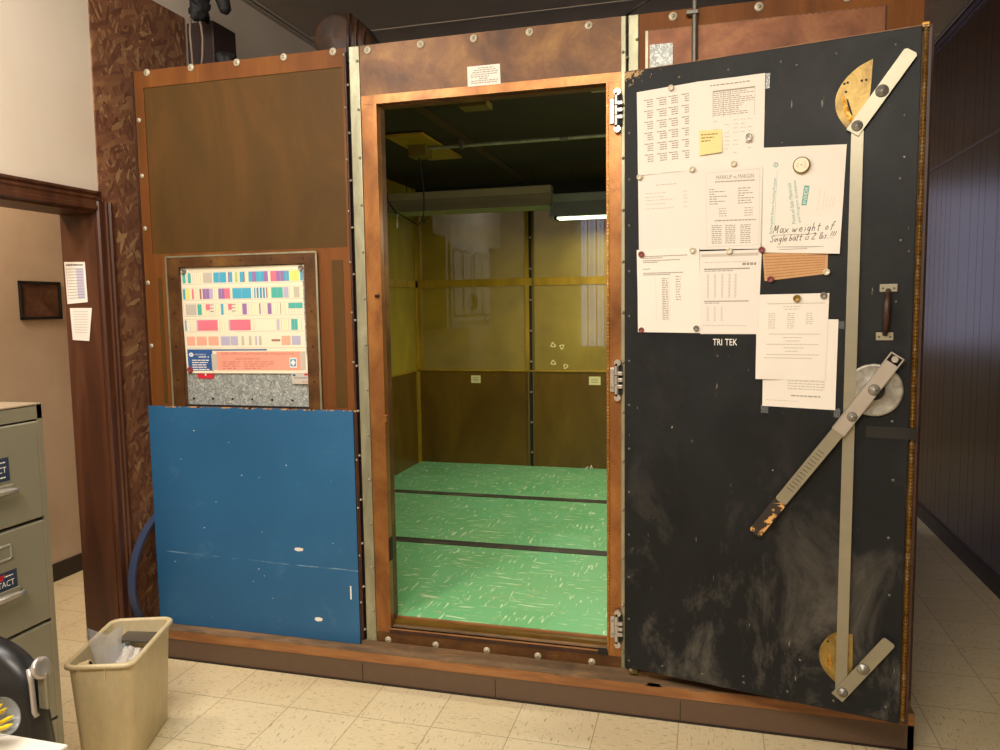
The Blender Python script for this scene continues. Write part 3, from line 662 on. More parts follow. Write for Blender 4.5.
# ---------------------------------------------------------------- blue board leaning on the left panel
b = B(); b.bbox(Fx(-2.011), Fx(-1.037), FY-.013, FY-.001, .1415, Fz(1.189), 'blue', .0015)
for x, z, w_, h_ in ((-1.305, .545, .04, .018), (-1.225, .235, .035, .02)):
    b.faces([(Fx(x)+w_*a, FY-.0135, z+h_*c) for a, c in ((-.5, -.2), (-.1, -.5), (.5, -.3), (.6, .3), (.1, .5), (-.45, .35))], [tuple(range(6))], 'c_white' if z < .4 else 'paper')
b.box(Fx(-1.075), Fx(-1.069), FY-.0137, FY-.013, .34, .40, 'c_white')
rnd = random.Random(9)
for i in range(40): x = rnd.uniform(Fx(-2.005), Fx(-1.04)); b.box(x, x+rnd.uniform(.004, .03), FY-.0135, FY-.0005, Fz(1.189)-rnd.uniform(.002, .005), Fz(1.189)+.0006, 'kraft')
for i in range(14): 
    x, z = rnd.uniform(-2.05, -1.2), rnd.uniform(.3, 1.1); q = rnd.uniform(.002, .004); b.box(x, x+q*1.6, FY-.0135, FY-.013, z, z+q, 'c_white')
tag(obj('painted_board', b, None, (Fx(-1.52), FY-.025, .15)), 'scuffed blue painted plywood board on the lower left front of the booth', 'board')

# ---------------------------------------------------------------- frequency chart poster in the hatch
s = Sheet(Matrix(), (Fx(-1.828), Fz(1.779)), (Fx(-1.237), Fz(1.777)), (Fx(-1.241), Fz(1.336)), (Fx(-1.815), Fz(1.332)), FY+.006, lambda u, v: .003*math.sin(u*5)*math.sin(v*4)+.002)
s.sheet('frequency_chart', 'c_cream', None, 12); tag(s.o, 'colourful frequency allocation chart with blue and orange footer on galvanised steel hatch', 'poster')
rnd = random.Random(21)
rows = [ # (v0, v1, [(u0,u1,colour)])
 (.855, .95, [(.02, .045, 'c_teal'), (.065, .09, 'c_teal'), (.19, .265, 'c_grey'), (.275, .38, 'c_blue'), (.29, .345, 'c_purple'), (.395, .405, 'c_purple'), (.405, .43, 'c_blue'), (.45, .47, 'c_green'), (.49, .52, 'c_blue'), (.52, .53, 'c_brown'), (.56, .59, 'c_blue'), (.59, .62, 'c_purple'), (.62, .68, 'c_blue'), (.68, .715, 'c_purple'), (.735, .78, 'c_pink'), (.78, .84, 'c_purple'), (.84, .88, 'c_blue'), (.855, .865, 'c_purple'), (.885, .955, 'c_yel'), (.965, .985, 'c_blue')]),
 (.703, .80, [(.015, .035, 'c_blue'), (.04, .075, 'c_yel'), (.09, .105, 'c_pink'), (.155, .17, 'c_brown'), (.18, .235, 'c_purple'), (.235, .265, 'c_lil'), (.31, .36, 'c_purple'), (.36, .405, 'c_pink'), (.425, .575, 'c_blue'), (.60, .61, 'c_lblue'), (.62, .635, 'c_lblue'), (.645, .66, 'c_lblue'), (.67, .685, 'c_lblue'), (.695, .705, 'c_brown'), (.735, .825, 'c_teal'), (.83, .87, 'c_lil'), (.91, .955, 'c_grey')]),
 (.553, .655, [(.03, .12, 'c_grey'), (.13, .165, 'c_teal'), (.2, .235, 'c_pink'), (.325, .345, 'c_blue'), (.385, .415, 'c_pink'), (.5, .535, 'c_purple'), (.635, .645, 'c_purple'), (.70, .73, 'c_purple'), (.80, .805, 'c_brown'), (.865, .975, 'c_teal')]),
 (.405, .505, [(.015, .025, 'c_blue'), (.115, .125, 'c_lil'), (.125, .29, 'c_pink'), (.385, .395, 'c_lil'), (.395, .56, 'c_pink'), (.6, .76, 'c_cream'), (.77, .785, 'c_lil'), (.88, .93, 'c_teal')]),
]
for ri, (v0, v1, L) in enumerate(rows):
    s.rect(.01, .985, v0-.012, v0-.008, 'c_grey'); s.rect(.01, .985, v1+.006, v1+.009, 'c_grey')
    u = .01
    while u < .98:
        s.rect(u, u+.003, v0, v1, 'c_grey' if rnd.random() < .6 else 'c_yel'); u += rnd.uniform(.012, .03)
    for u0, u1, c in L:
        hh = v1-v0; a = v0
        if ri == 2 and c == 'c_pink': a = v0+hh*.45
        if ri == 2 and (u0 > .86): a = v0+hh*.5
        s.rect(u0, u1, a, v1, c, 2)
        if c in ('c_blue', 'c_purple', 'c_teal') and u1-u0 > .04: s.rect((u0+u1)/2, (u0+u1)/2+.002, a, v1, 'c_lil', 3)
    if ri == 2:
        for uu in (.235, .415):
            for k in range(3): s.rect(uu, uu+.03, v1-.03*k-.012, v1-.03*k-.004, 'c_brown', 2)
# fifth row: pale salmon boxes
for a, c, k in ((.02, .09, 'c_salmon'), (.105, .19, 'c_salmon'), (.205, .29, 'c_salmon'), (.31, .385, 'c_lil'), (.39, .45, 'c_lil'), (.48, .5, 'c_grey'), (.54, .56, 'c_grey'), (.59, .605, 'c_lil'), (.62, .64, 'c_grey'), (.72, .79, 'c_brown'), (.80, .87, 'c_salmon'), (.88, .95, 'c_lil')):
    s.rect(a, c, .265 if k != 'c_brown' else .30, .35 if k != 'c_brown' else .32, k, 2)
s.rect(.01, .985, .238, .242, 'c_grey')
s.rect(.015, .23, .025, .215, 'c_navy', 1); s.rect(.015, .68, .215, .228, 'c_navy', 1)
s.rect(.22, .27, .03, .185, 'c_grey', 2); s.rect(.265, .945, .03, .205, 'c_orange', 3); s.rect(.925, .985, .03, .205, 'c_grey', 2)
s.text("RCR's 1992 U.S. Land Mobile Radio Frequency Chart", .31, .90, .168, .198, 'c_brown', 5)
s.text('RADIO INFORMATION', .42, .62, .128, .148, 'c_brown', 5)
for k in range(4):
    s.words(.31, .46, .105-k*.02, .006, 'c_brown', rnd, 5, fill=rnd.uniform(.7, 1)); s.words(.49, .76, .105-k*.02, .006, 'c_brown', rnd, 5, fill=rnd.uniform(.5, 1))
s.poly([(.048+.02*math.cos(i*PI/8), .178+.02*math.sin(i*PI/8)) for i in range(16)], 'c_white', 4)
s.text('M', .038, .058, .168, .188, 'c_navy', 5)
s.text('MOTOROLA', .08, .175, .172, .186, 'c_white', 4); s.words(.11, .2, .152, .008, 'c_white', rnd, 4)
for k in range(5): s.words(.05, .2, .12-k*.022, .009, 'c_white', rnd, 4, gap=.005, fill=rnd.uniform(.75, 1))
s.rect(.86, .915, .055, .145, 'c_white', 4); s.rect(.865, .91, .065, .135, 'c_lblue', 5); s.poly([(.887, .13), (.907, .1), (.887, .07), (.867, .1)], 'c_white', 6)
s.done('printed_colour_blocks')
def magnet(name, mx, x, z, r, mat, label, group='round magnets on the black door', y=0, h=.008, cat='magnet'):
    b = B(mx); m2 = Matrix.Translation((x, y, z)) @ Matrix.Rotation(R(90), 4, 'X')
    b.lathe([(r, 0), (r, h*.6), (r*.85, h*.95), (r*.72, h), (r*.66, h*.75), (.0, h*.7)], mat, m2, 20)
    b.lathe([(r, 0), (0, 0)], mat, m2, 20)
    o = obj(name, b, None, mx @ Vector((x, y, z))); tag(o, label, cat, group); return o
magnet('magnet', Matrix(), Fx(-1.806), Fz(1.765), .013, 'grey_magnet', 'grey round magnet at top left corner of the colourful chart', 'round magnets holding the chart', FY+.001)
magnet('magnet', Matrix(), Fx(-1.252), Fz(1.763), .013, 'grey_magnet', 'grey round magnet at top right corner of the colourful chart', 'round magnets holding the chart', FY+.001)
magnet('magnet', Matrix(), Fx(-1.797), Fz(1.347), .014, 'c_mag', 'dark red round magnet at bottom left corner of the colourful chart', 'round magnets holding the chart', FY+.001)
s = Sheet(Matrix(), (Fx(-1.315), Fz(1.338)), (Fx(-1.235), Fz(1.34)), (Fx(-1.233), Fz(1.293)), (Fx(-1.31), Fz(1.293)), FY-.001); s.sheet('business_card', 'c_grey', None, 1); tag(s.o, 'small grey card below the right end of the colourful chart', 'card')
s.rect(.1, .25, .7, .9, 'c_navy'); s.rect(.75, .95, .75, .92, 'c_red'); s.words(.15, .9, .5, .08, 'c_navy', rnd, gap=.02); s.words(.6, .95, .15, .06, 'c_red', rnd); s.done()
s = Sheet(Matrix(), (Fx(-1.775), Fz(1.345)), (Fx(-1.68), Fz(1.345)), (Fx(-1.69), Fz(1.31)), (Fx(-1.765), Fz(1.31)), FY+.0085); s.sheet('red_tag', 'c_red', None, 1); tag(s.o, 'small red tag showing under the chart footer', 'tag'); s.poly([(.45, .35), (.55, .35), (.53, .8), (.47, .8)], 'c_white'); s.done()

# ---------------------------------------------------------------- the black door
DH = Matrix.Translation((Fx(.0468), -2.7648+(-.0399+2.7648)*K, 0)) @ Matrix.Rotation(R(-11.73), 4, 'Z')   # x along the door, -y towards the room
def G(s_, z): return (s_*K, Fz(z))
DW = .902*K; DZ0, DZ1 = Fz(.257), Fz(2.397)
DN = DH  # door frame; face at y=0
b = B(DH); b.bbox(0, DW, 0, .03, DZ0, DZ1, 'black_door', .002)
door = obj('door', b, enc); door['label'] = 'scuffed black door leaf swung open'
b = B(DH); b.box(-.006, DW+.026, .03, .05, DZ0-.012, DZ1+.006, 'copper'); b.box(DW+.019, DW+.027, .012, .05, DZ0, DZ1+.004, 'rust')
b.box(0, DW+.02, .0005, .03, DZ1+.0, DZ1+.003, 'copper'); obj('door_flange', b, door)
b = B(DH)
n = 190
for k in range(n):
    z = DZ0+.01+k*(DZ1-DZ0-.01)/n; q = random.uniform(-.002, .002); h_ = (DZ1-DZ0)/n*.82
    b.faces([(DW+.004, .018, z), (DW+.011, .004+q, z), (DW+.018, .018, z), (DW+.004, .018, z+h_), (DW+.011, .004+q, z+h_), (DW+.018, .018, z+h_)], [(0, 1, 4, 3), (1, 2, 5, 4)], 'finger')
b.bbox(DW-.002, DW+.02, .002, .03, DZ1-.004, DZ1+.012, 'finger', .003)
obj('contact_fingers', b, door)
# small screws around the leaf
b = B(DH); sd = None
pts = [(.018, DZ0+.03+k*(DZ1-DZ0-.08)/13) for k in range(14)]+[(DW-.04-.008*(k % 2), DZ0+.05+k*(DZ1-DZ0-.12)/11) for k in range(12)]+[(.2+.17*k, DZ1-.045) for k in range(5)]+[(.15+.15*k, DZ0+.035) for k in range(5)]
b.lathe([(0, -.002), (.005, -.0015), (.0065, 0)], 'screw', Matrix.Rotation(R(-90), 4, 'X'), 10)
b.mx = Matrix(); 
bb = B(); bb.lathe([(0, -.002), (.0035, -.0018), (.005, 0)], 'grey_metal', Matrix.Rotation(R(-90), 4, 'X'), 10)
ds = obj('leaf_screw', bb, door, (0, 0, 0))
for i, (x, z) in enumerate(pts):
    mx = DH @ Matrix.Translation((x, -.0002, z))
    if i == 0: ds.matrix_basis = wm(door).inverted() @ mx
    else: clone(ds, door, mx)
# latch mechanism
def flat(b, p, q, w, y0, y1, mat, r=0):
    """flat bar from p to q (s, z), width w, rounded a little at the end q"""
    p, q = Vector(p), Vector(q); d = (q-p).normalized(); n = Vector((-d.y, d.x))*w/2; c = .006
    P = [p+n, p-n, q-n-d*c, q-n*.7, q+n*.7, q+n-d*c]
    b.prism([tuple(v) for v in P], 1, y0, y1, mat)
def bolt(b, x, z, y, r=.013):
    m2 = Matrix.Translation((x, y, z)) @ Matrix.Rotation(R(90), 4, 'X')
    b.lathe([(r*1.25, 0), (r*1.25, .002), (r, .003), (r*.95, .0045), (r*.5, .0055), (r*.45, .008), (0, .0085)], 'steel_disc', m2, 16); b.lathe([(r*1.32, 0), (r*1.32, .001), (r*1.25, .0012)], 'dark', m2, 16)
def smooth(pts, n=4):
    out = []; N = len(pts)
    for i in range(N):
        p0, p1, p2, p3 = [Vector(pts[(i+k-1) % N]) for k in range(4)]
        a1 = (p1-p0).normalized().dot((p2-p1).normalized()); a2 = (p2-p1).normalized().dot((p3-p2).normalized())
        m1 = (p2-p0)/2 if a1 > .6 else (p2-p1); m2 = (p3-p1)/2 if a2 > .6 else (p2-p1)
        for j in range(n):
            t_ = j/n; out.append(tuple((2*t_**3-3*t_**2+1)*p1+(t_**3-2*t_**2+t_)*m1+(-2*t_**3+3*t_**2)*p2+(t_**3-t_**2)*m2))
    return out
def GP(*a): return [G(*p) for p in a]
arc = lambda cx, cz, r, a0, a1, n=14: [(cx+r*math.cos(R(a0+(a1-a0)*i/n)), cz+r*math.sin(R(a0+(a1-a0)*i/n))) for i in range(n+1)]
# top plate: flat right side, round left
T1 = [G(.774, 2.322), G(.733, 2.303), G(.695, 2.268), G(.674, 2.225), G(.676, 2.18), G(.694, 2.143), G(.716, 2.115), G(.740, 2.125), G(.766, 2.2)]
b = B(DH); b.prism(smooth(T1), 1, -.003, 0, 'brass')
for s_, z in ((.697, 2.26), (.706, 2.262), (.745, 2.262), (.757, 2.263), (.702, 2.235)): x, zz = G(s_, z); b.cyl((x, -.0035, zz), (x, -.001, zz), .004, 'dark', 8)
b.prism([G(.690, 2.222), G(.697, 2.223), G(.715, 2.17), G(.728, 2.145), G(.715, 2.142), G(.700, 2.17)], 1, -.0045, -.002, 'gold')
b.prism([G(.703, 2.215), G(.709, 2.21), G(.722, 2.165), G(.716, 2.16)], 1, -.0042, -.002, 'dark')
obj('latch_plate', b, door)
T2 = [G(.763, .527), G(.763, .40), G(.74, .34), G(.712, .36), G(.685, .385), G(.667, .42), G(.666, .46), G(.685, .50), G(.715, .525)]
b = B(DH); b.prism(smooth(T2), 1, -.003, 0, 'brass'); b.prism([G(.688, .45), G(.697, .45), G(.705, .41), G(.70, .395), G(.69, .41)], 1, -.0045, -.002, 'gold')
x, zz = G(.69, .49); b.cyl((x, -.0035, zz), (x, -.001, zz), .004, 'dark', 8); obj('latch_plate', b, door)
bx1, bz1 = G(.737, 2.118); bx0, bz0 = G(.733, .335)
# aluminium bar
b = B(DH); flat(b, (bx0, bz0), (bx1, bz1), .036, -.012, -.007, 'alu'); 
for k in (.33, .66): pass
obj('latch_bar', b, door)
b = B(DH); flat(b, G(.723, 2.108), G(.876, 2.326), .043, -.018, -.013, 'alu'); bolt(b, *G(.736, 2.127), -.018); bolt(b, *G(.801, 2.221), -.018, .015); b.cyl(DH.inverted() @ DH @ Vector((G(.795, 2.208)[0], -.013, G(.795, 2.208)[1])), (G(.795, 2.208)[0], 0, G(.795, 2.208)[1]), .01, 'dark'); b.cyl((bx1, -.013, bz1), (bx1, 0, bz1), .008, 'dark')
obj('latch_arm', b, door)
b = B(DH); flat(b, G(.722, .312), G(.869, .530), .042, -.018, -.013, 'alu'); bolt(b, *G(.738, .333), -.018); bolt(b, *G(.796, .424), -.018, .015); b.cyl((G(.795, .424)[0], -.013, G(.795, .424)[1]), (G(.795, .424)[0], 0, G(.795, .424)[1]), .01, 'dark'); b.cyl((bx0, -.013, bz0), (bx0, 0, bz0), .008, 'dark')
obj('latch_arm', b, door)
# wheel
wx, wz = G(.803, 1.322)
b = B(DH); m2 = Matrix.Translation((wx, 0, wz)) @ Matrix.Rotation(R(90), 4, 'X'); r_ = .0865
b.lathe([(0, .0), (r_, 0), (r_, .010), (r_-.006, .012), (r_-.012, .0105), (.035, .0105), (.028, .014), (.02, .0145), (0, .0145)], 'steel_disc', m2, 40)
obj('latch_wheel', b, door)
b = B(DH); b.prism([G(.720, 1.245), G(.735, 1.245), G(.735, 1.36), G(.720, 1.335)], 1, -.006, 0, 'steel_disc'); obj('bar_guide', b, door)
# lever: upper channel section, then flat lever, then taped grip
b = B(DH); p0, p1, p2, p3 = G(.850, 1.408), G(.707, 1.190), G(.537, .945), G(.459, .830)
flat(b, p1, p0, .046, -.034, -.030, 'chrome'); d = (Vector(p0)-Vector(p1)).normalized(); n_ = Vector((-d.y, d.x))
for s_ in (1, -1):
    q0 = Vector(p1)+n_*s_*.022; q1 = Vector(p0)+n_*s_*.022; flat(b, tuple(q0), tuple(q1), .003, -.034, -.018, 'chrome')
# end slot
e = Vector(p0)+d*.002
for s_ in (1, -1): flat(b, tuple(e-d*.005+n_*s_*.021), tuple(e+d*.028+n_*s_*.021), .004, -.034, -.026, 'chrome')
flat(b, tuple(e+d*.026-n_*.023), tuple(e+d*.026+n_*.023), .004, -.034, -.026, 'chrome'); b.cyl((e.x+d.x*.013, -.038, e.y+d.y*.013), (e.x+d.x*.013, -.02, e.y+d.y*.013), .010, 'chrome')
bolt(b, wx+.001, wz+.003, -.034, .014); bolt(b, *G(.745, 1.238), -.034, .012)
b.cyl((wx, -.03, wz), (wx, -.014, wz), .018, 'dark').cyl((wx, -.016, wz), (wx, -.0135, wz), .033, 'dark', 20)
obj('lever_bracket', b, door)
b = B(DH); flat(b, tuple(Vector(p1)+d*.02), p2, .041, -.030, -.022, 'alu'); 
dd = (Vector(p2)-Vector(p1)).normalized(); nn = Vector((-dd.y, dd.x))
for k in range(13):
    c = Vector(p1)+dd*(.09+k*.014); flat(b, tuple(c-nn*.013), tuple(c+nn*.011), .0018, -.0306, -.0298, 'dark')
flat(b, tuple(Vector(p1)-n_*.023), tuple(Vector(p1)+n_*.023), .006, -.0345, -.022, 'chrome')
lv = obj('lever', b, door)
b = B(DH); flat(b, p2, p3, .044, -.033, -.020, 'grip'); obj('lever_grip', b, door)
# pull handle
hx, hz1, hz0 = G(.831, 1.64)[0], G(0, 1.635)[1], G(0, 1.487)[1]
for z, dx in ((hz1, .004), (hz0, -.003)):
    b = B(DH); b.bbox(hx-.026+dx, hx+.026+dx, -.006, 0, z-.012, z+.014, 'alu', .003)
    for k in (-.016, .016): b.cyl((hx+k+dx, -.0068, z), (hx+k+dx, -.005, z), .003, 'dark', 8)
    obj('pull_bracket', b, door)
b = B(DH); b.tube([(hx+.003, -.004, hz1-.008), (hx+.003, -.03, hz1-.022), (hx+.001, -.042, (hz0+hz1)/2+.03), (hx+.001, -.042, (hz0+hz1)/2-.03), (hx-.001, -.03, hz0+.022), (hx-.002, -.004, hz0+.01)], [.009, .008, .012, .012, .008, .009], 'rust', 10); obj('pull_grip', b, door)
x0, z1 = G(.784, 1.208); x1, z0 = G(.914, 1.172); b = B(DH).box(x0, DW+.018, -.0008, 0, z0, z1, 'black'); b.box(DW, DW+.02, -.0008, .03, z0, z1, 'black'); obj('tape_strip', b, door)
# door text
s = Sheet(DH, (0, 1), (1, 1), (1, 0), (0, 0), 0); x0, z1 = G(.31, 1.4775); x1, z0 = G(.390, 1.456); s.o = door; s.text('TRI', x0, x0+.032, z0, z1, 'c_white'); s.text('TEK', x0+.042, x1, z0, z1, 'c_white'); s.done('stencilled_lettering')
# hinges
for i, (zt_, zb_) in enumerate(((2.345, 2.21), (1.393, 1.258), (.457, .328))):
    zt, zb = Fz(zt_)+.004, Fz(zb_)-.004; hx0 = Fx(-.003); yq = FY-.0; b = B()
    b.bbox(hx0-.006, hx0+.012, yq-.012, yq-.002, zb+.028, zt-.028, 'chrome', .004)
    for z in (zb+.045, zt-.045): b.cyl((hx0+.002, yq-.0145, z), (hx0+.002, yq-.011, z), .0055, 'steel_disc', 10)
    hp = obj('hinge', b, enc)
    b = B(); cx_, cy_ = hx0+.02, yq-.022
    for k in range(3): zz = zb+.02+k*(zt-zb-.04)/3; b.cyl((cx_, cy_, zz+.0015), (cx_, cy_, zz+(zt-zb-.04)/3-.0015), .0085, 'chrome', 14)
    b.cyl((cx_, cy_, zb+.012), (cx_, cy_, zt-.012), .006, 'dark', 10); obj('barrel', b, hp)
    b = B()
    for z in (zb+.008, zt-.008): b.cyl((cx_+.004, cy_-.004, z-.001), (cx_+.004, cy_+.012, z-.001), .0125, 'chrome', 16)
    for z in (zb+.05, (zb+zt)/2, zt-.05): b.bbox(cx_, cx_+.024, cy_-.006, cy_+.006, z-.007, z+.007, 'chrome', .002)
    b.box(cx_+.008, cx_+.022, cy_+.006, yq-.005, zb+.02, zt-.02, 'dark'); obj('door_bracket', b, hp)
# small foot bracket under the door at the hinge side
b = B().bbox(Fx(.06), Fx(.095), FY-.03, FY-.006, ZB-.006, ZB+.03, 'beige_plate', .003).cyl((Fx(.07), FY-.034, ZB+.012), (Fx(.07), FY-.03, ZB+.012), .006, 'screw', 10); obj('foot_bracket', b, enc)

# ---------------------------------------------------------------- papers on the door
def quad(a): return [G(*p) for p in a]
def paper(key, corners, y, mat='paper', label='', curl=None, n=22):
    c = quad(corners); s = Sheet(DH, *c, -y, curl); s.sheet('paper_sheet', mat, None, n); tag(s.o, label, 'paper', 'papers held on the black door by magnets'); return s
cu = lambda a, u0=1, v0=0: (lambda u, v: a*max(0, 1-((u-u0)**2+(v-v0)**2)*6))
s = paper('p1', [(.044, 2.324), (.249, 2.330), (.253, 2.042), (.050, 2.042)], .0012, label='upper left sheet on the black door with columns of small figures', curl=cu(.004, 0, 0)); rnd = random.Random(31)
for blk in range(6):
    for r_ in range(4 if blk != 3 else 4):
        v = .88-blk*.13-r_*.026
        for u0, u1 in ((.12, .27), (.33, .5), (.53, .69), (.75, .87)): s.words(u0+(.05 if r_ else 0), u1, v, .011, 'ink_mid', rnd, wl=(.04, .09), gap=.008)
s.done()
s = paper('p2', [(.249, 2.330), (.466, 2.325), (.464, 2.033), (.253, 2.042)], .0024, label='upper sheet on the black door with a ruled box table beside a yellow note', curl=cu(.004, 1, 1))
s.words(.2, .8, .93, .012, 'ink_mid', rnd); s.rect(.24, .86, .86, .875, 'ink_mid')
for k in range(12): s.words(.24, .86, .84-k*.022, .008, 'ink_mid', rnd, fill=rnd.uniform(.6, 1))
for u in (.24, .4, .5, .855): s.rect(u, u+.004, .57, .87, 'ink_mid')
for k in range(9):
    for u in (.25, .42, .55, .66, .76): 
        if rnd.random() < .65: s.words(u, u+.07, .53-k*.045, .008, 'ink', rnd)
s.done()
s = paper('p3', [(.049, 2.046), (.257, 2.043), (.264, 1.782), (.053, 1.782)], .0012, 'paper_w', label='mostly blank sheet on the black door, left of the markup table')
s.words(.3, .65, .84, .012, 'ink', rnd); 
for v in (.74, .69, .65, .60, .54): s.words(.12, .6, v, .009, 'ink', rnd, fill=rnd.uniform(.5, 1)); s.words(.75, .82, v, .009, 'ink', rnd)
s.done()
s = paper('p4', [(.257, 2.043), (.464, 2.036), (.464, 1.772), (.264, 1.778)], .0036, 'paper_w', label='MARKUP vs MARGIN sheet pinned in the middle of the black door papers')
s.text('MARKUP vs MARGIN', .28, .86, .865, .915, 'ink_mid'); s.words(.26, .88, .83, .012, 'ink_mid', rnd, gap=.005)
for p, q in (((.12, .95), (.95, .97)), ((.12, .03), (.12, .95)), ((.95, .05), (.95, .97)), ((.12, .03), (.95, .05))): s.line(p, q, .004, 'ink')
for u0 in (.17, .62):
    for k in range(7): s.words(u0, u0+.28, .74-k*.03, .011, 'ink_mid', rnd, fill=rnd.uniform(.3, 1))
for k in range(4): s.words(.32, .45, .5-k*.03, .008, 'ink_mid', rnd); s.words(.72, .85, .5-k*.03, .008, 'ink_mid', rnd)
s.words(.25, .9, .35, .014, 'ink_mid', rnd)
for u0 in (.2, .42, .66):
    for k in range(10): s.words(u0, u0+.16, .29-k*.024, .01, 'ink_mid', rnd)
s.done()
s = paper('p6', [(.045, 1.787), (.262, 1.787), (.270, 1.497), (.052, 1.500)], .0024, label='lower left sheet on the black door with one narrow ruled list', curl=cu(.005, 0, 0))
for v, f in ((.91, .9), (.89, .4), (.86, .75), (.84, .3), (.76, .15), (.71, .8), (.69, .55)): s.words(.1, .9, v, .01, 'ink_mid', rnd, gap=.004, fill=f)
for u, w_ in ((.3, .002), (.52, 0)): s.rect(u, u+.003, .14, .67, 'ink')
for k in range(24): 
    s.words(.40, .5, .64-k*.021, .009, 'ink_mid', rnd)
    if k < 10: s.words(.62, .7, .66-k*.03, .01, 'ink_mid', rnd)
s.done()
s = paper('p7', [(.264, 1.772), (.464, 1.770), (.456, 1.494), (.268, 1.494)], .0034, 'paper_w', label='lower sheet on the black door with two tables of grey columns')
s.rect(.02, .95, .93, .965, 'ink'); s.rect(.07, .82, .775, .79, 'ink_mid'); s.rect(.07, .82, .39, .402, 'ink_mid'); s.words(.08, .8, .86, .008, 'ink', rnd); s.words(.7, .92, .82, .03, 'ink_mid', rnd)
s.words(.08, .55, .755, .01, 'ink_mid', rnd); s.words(.08, .35, .37, .01, 'ink_mid', rnd)
for u in (.12, .24, .36, .48, .58):
    for k in range(17): s.rect(u, u+.035, .44+k*.017, .44+k*.017+.009, 'ink')
    if u < .4:
        for k in range(9): s.rect(u, u+.03, .16+k*.02, .16+k*.02+.01, 'ink')
s.words(.05, .8, .1, .007, 'ink', rnd); s.done()
# sheet p9 behind p8
s = paper('p9', [(.473, 1.545), (.697, 1.541), (.694, 1.253), (.473, 1.257)], .0012, 'paper', label='sheet tucked behind another on the black door, its lower edge showing')
for k in range(4): s.words(.35, .85, .3-k*.03, .011, 'ink', rnd)
s.words(.4, .8, .13, .014, 'ink_mid', rnd); s.words(.05, .5, .07, .006, 'ink', rnd); s.done()
s = paper('p8', [(.450, 1.623), (.669, 1.624), (.663, 1.346), (.451, 1.346)], .0026, label='front sheet right of the door lettering, hung by a brass-coloured magnet', curl=cu(.006, 0, 0))
s.words(.15, .95, .885, .01, 'ink', rnd, gap=.004); s.words(.38, .62, .85, .01, 'ink', rnd); s.words(.4, .6, .82, .01, 'ink', rnd)
for u0 in (.17, .44, .7):
    for k in range(8 if u0 < .6 else 6): s.words(u0, u0+.1, .77-k*.024, .009, 'ink', rnd)
for k, (a, c) in enumerate(((.18, .9), (.38, .65), (.42, .62), (.15, .88), (.4, .68), (.42, .6), (.15, .9), (.12, .8))): s.words(a, c, .53-k*.04, .009, 'ink', rnd, gap=.004)
s.done()
s = paper('kraft', [(.466, 1.757), (.662, 1.752), (.662, 1.685), (.474, 1.667)], .0012, 'kraft', label='small tan kraft card with brown lines under the handwritten sheet')
for k in range(8): s.words(.03, .93, .86-k*.11, .035, 'ink_kraft', rnd, gap=.01, wl=(.05, .3))
s.rect(.94, .95, 0, 1, 'ink_kraft'); s.done()
s = paper('p5', [(.463, 2.093), (.708, 2.078), (.696, 1.745), (.459, 1.760)], .0036, label='sheet with handwritten note about two pounds and teal battery recycling print', curl=cu(.008, 1, 0))
s.poly([(.165+.03*math.cos(i*PI/8), .835+.024*math.sin(i*PI/8)) for i in range(16)], 'teal'); s.poly([(.165+.02*math.cos(i*PI/8), .835+.016*math.sin(i*PI/8)) for i in range(16)], 'paper', 1); s.poly([(.155, .825), (.175, .835), (.16, .848)], 'teal', 2)
s.text('Rechargeable Battery Recycling Program', 0, 0, 0, 0, 'teal', rot=((.155, .18), (.03, .53), (-.045, .0)))
s.line((.17, .21), (.185, .78), .003, 'teal', 0, 1.3)
s.text('Point-of-Sale Materials', 0, 0, 0, 0, 'teal', rot=((.445, .275), (-.085, .385), (-.048, .0)))
s.text('and Program Guidelines', 0, 0, 0, 0, 'teal', rot=((.515, .285), (-.085, .40), (-.048, .0)))
s.poly([(.50, .45), (.565, .45), (.59, .63), (.525, .635)], 'teal'); s.text('INSIDE', 0, 0, 0, 0, 'c_white', 2, rot=((.556, .462), (.02, .155), (-.042, .004)))
for k, u in enumerate((.70, .76, .80, .84, .88)): s.line((u, .40+k*.01), (u+.02, .60-k*.02), .003, 'ink', 0, 1.3)
s.hand('Max weight of', .155, .185, .08, .068, 'ink_dark', .008, .055, shear=.35)
s.hand('Single batt is 2 lbs.!!!', .12, .10, .066, .0455, 'ink_dark', .0075, .06, shear=.35)
for (p, q) in (((.17, .165), (.72, .185)), ((.21, .055), (.80, .065)), ((.24, .03), (.6, .045))): s.line(p, q, .004, 'ink_dark', 0, 1.3)
s.done('handwriting_and_print')
s = paper('note', [(.257, 2.170), (.332, 2.166), (.334, 2.092), (.261, 2.088)], .0040, 'paper_y', label='small yellow sticky note on the upper ruled table sheet', curl=lambda u, v: .006*(1-v)**2)
for k in range(3): s.words(.1, .9, .8-k*.13, .05, 'ink_kraft', rnd, gap=.03, wl=(.1, .2), fill=(.9, .7, .5)[k])
s.done()
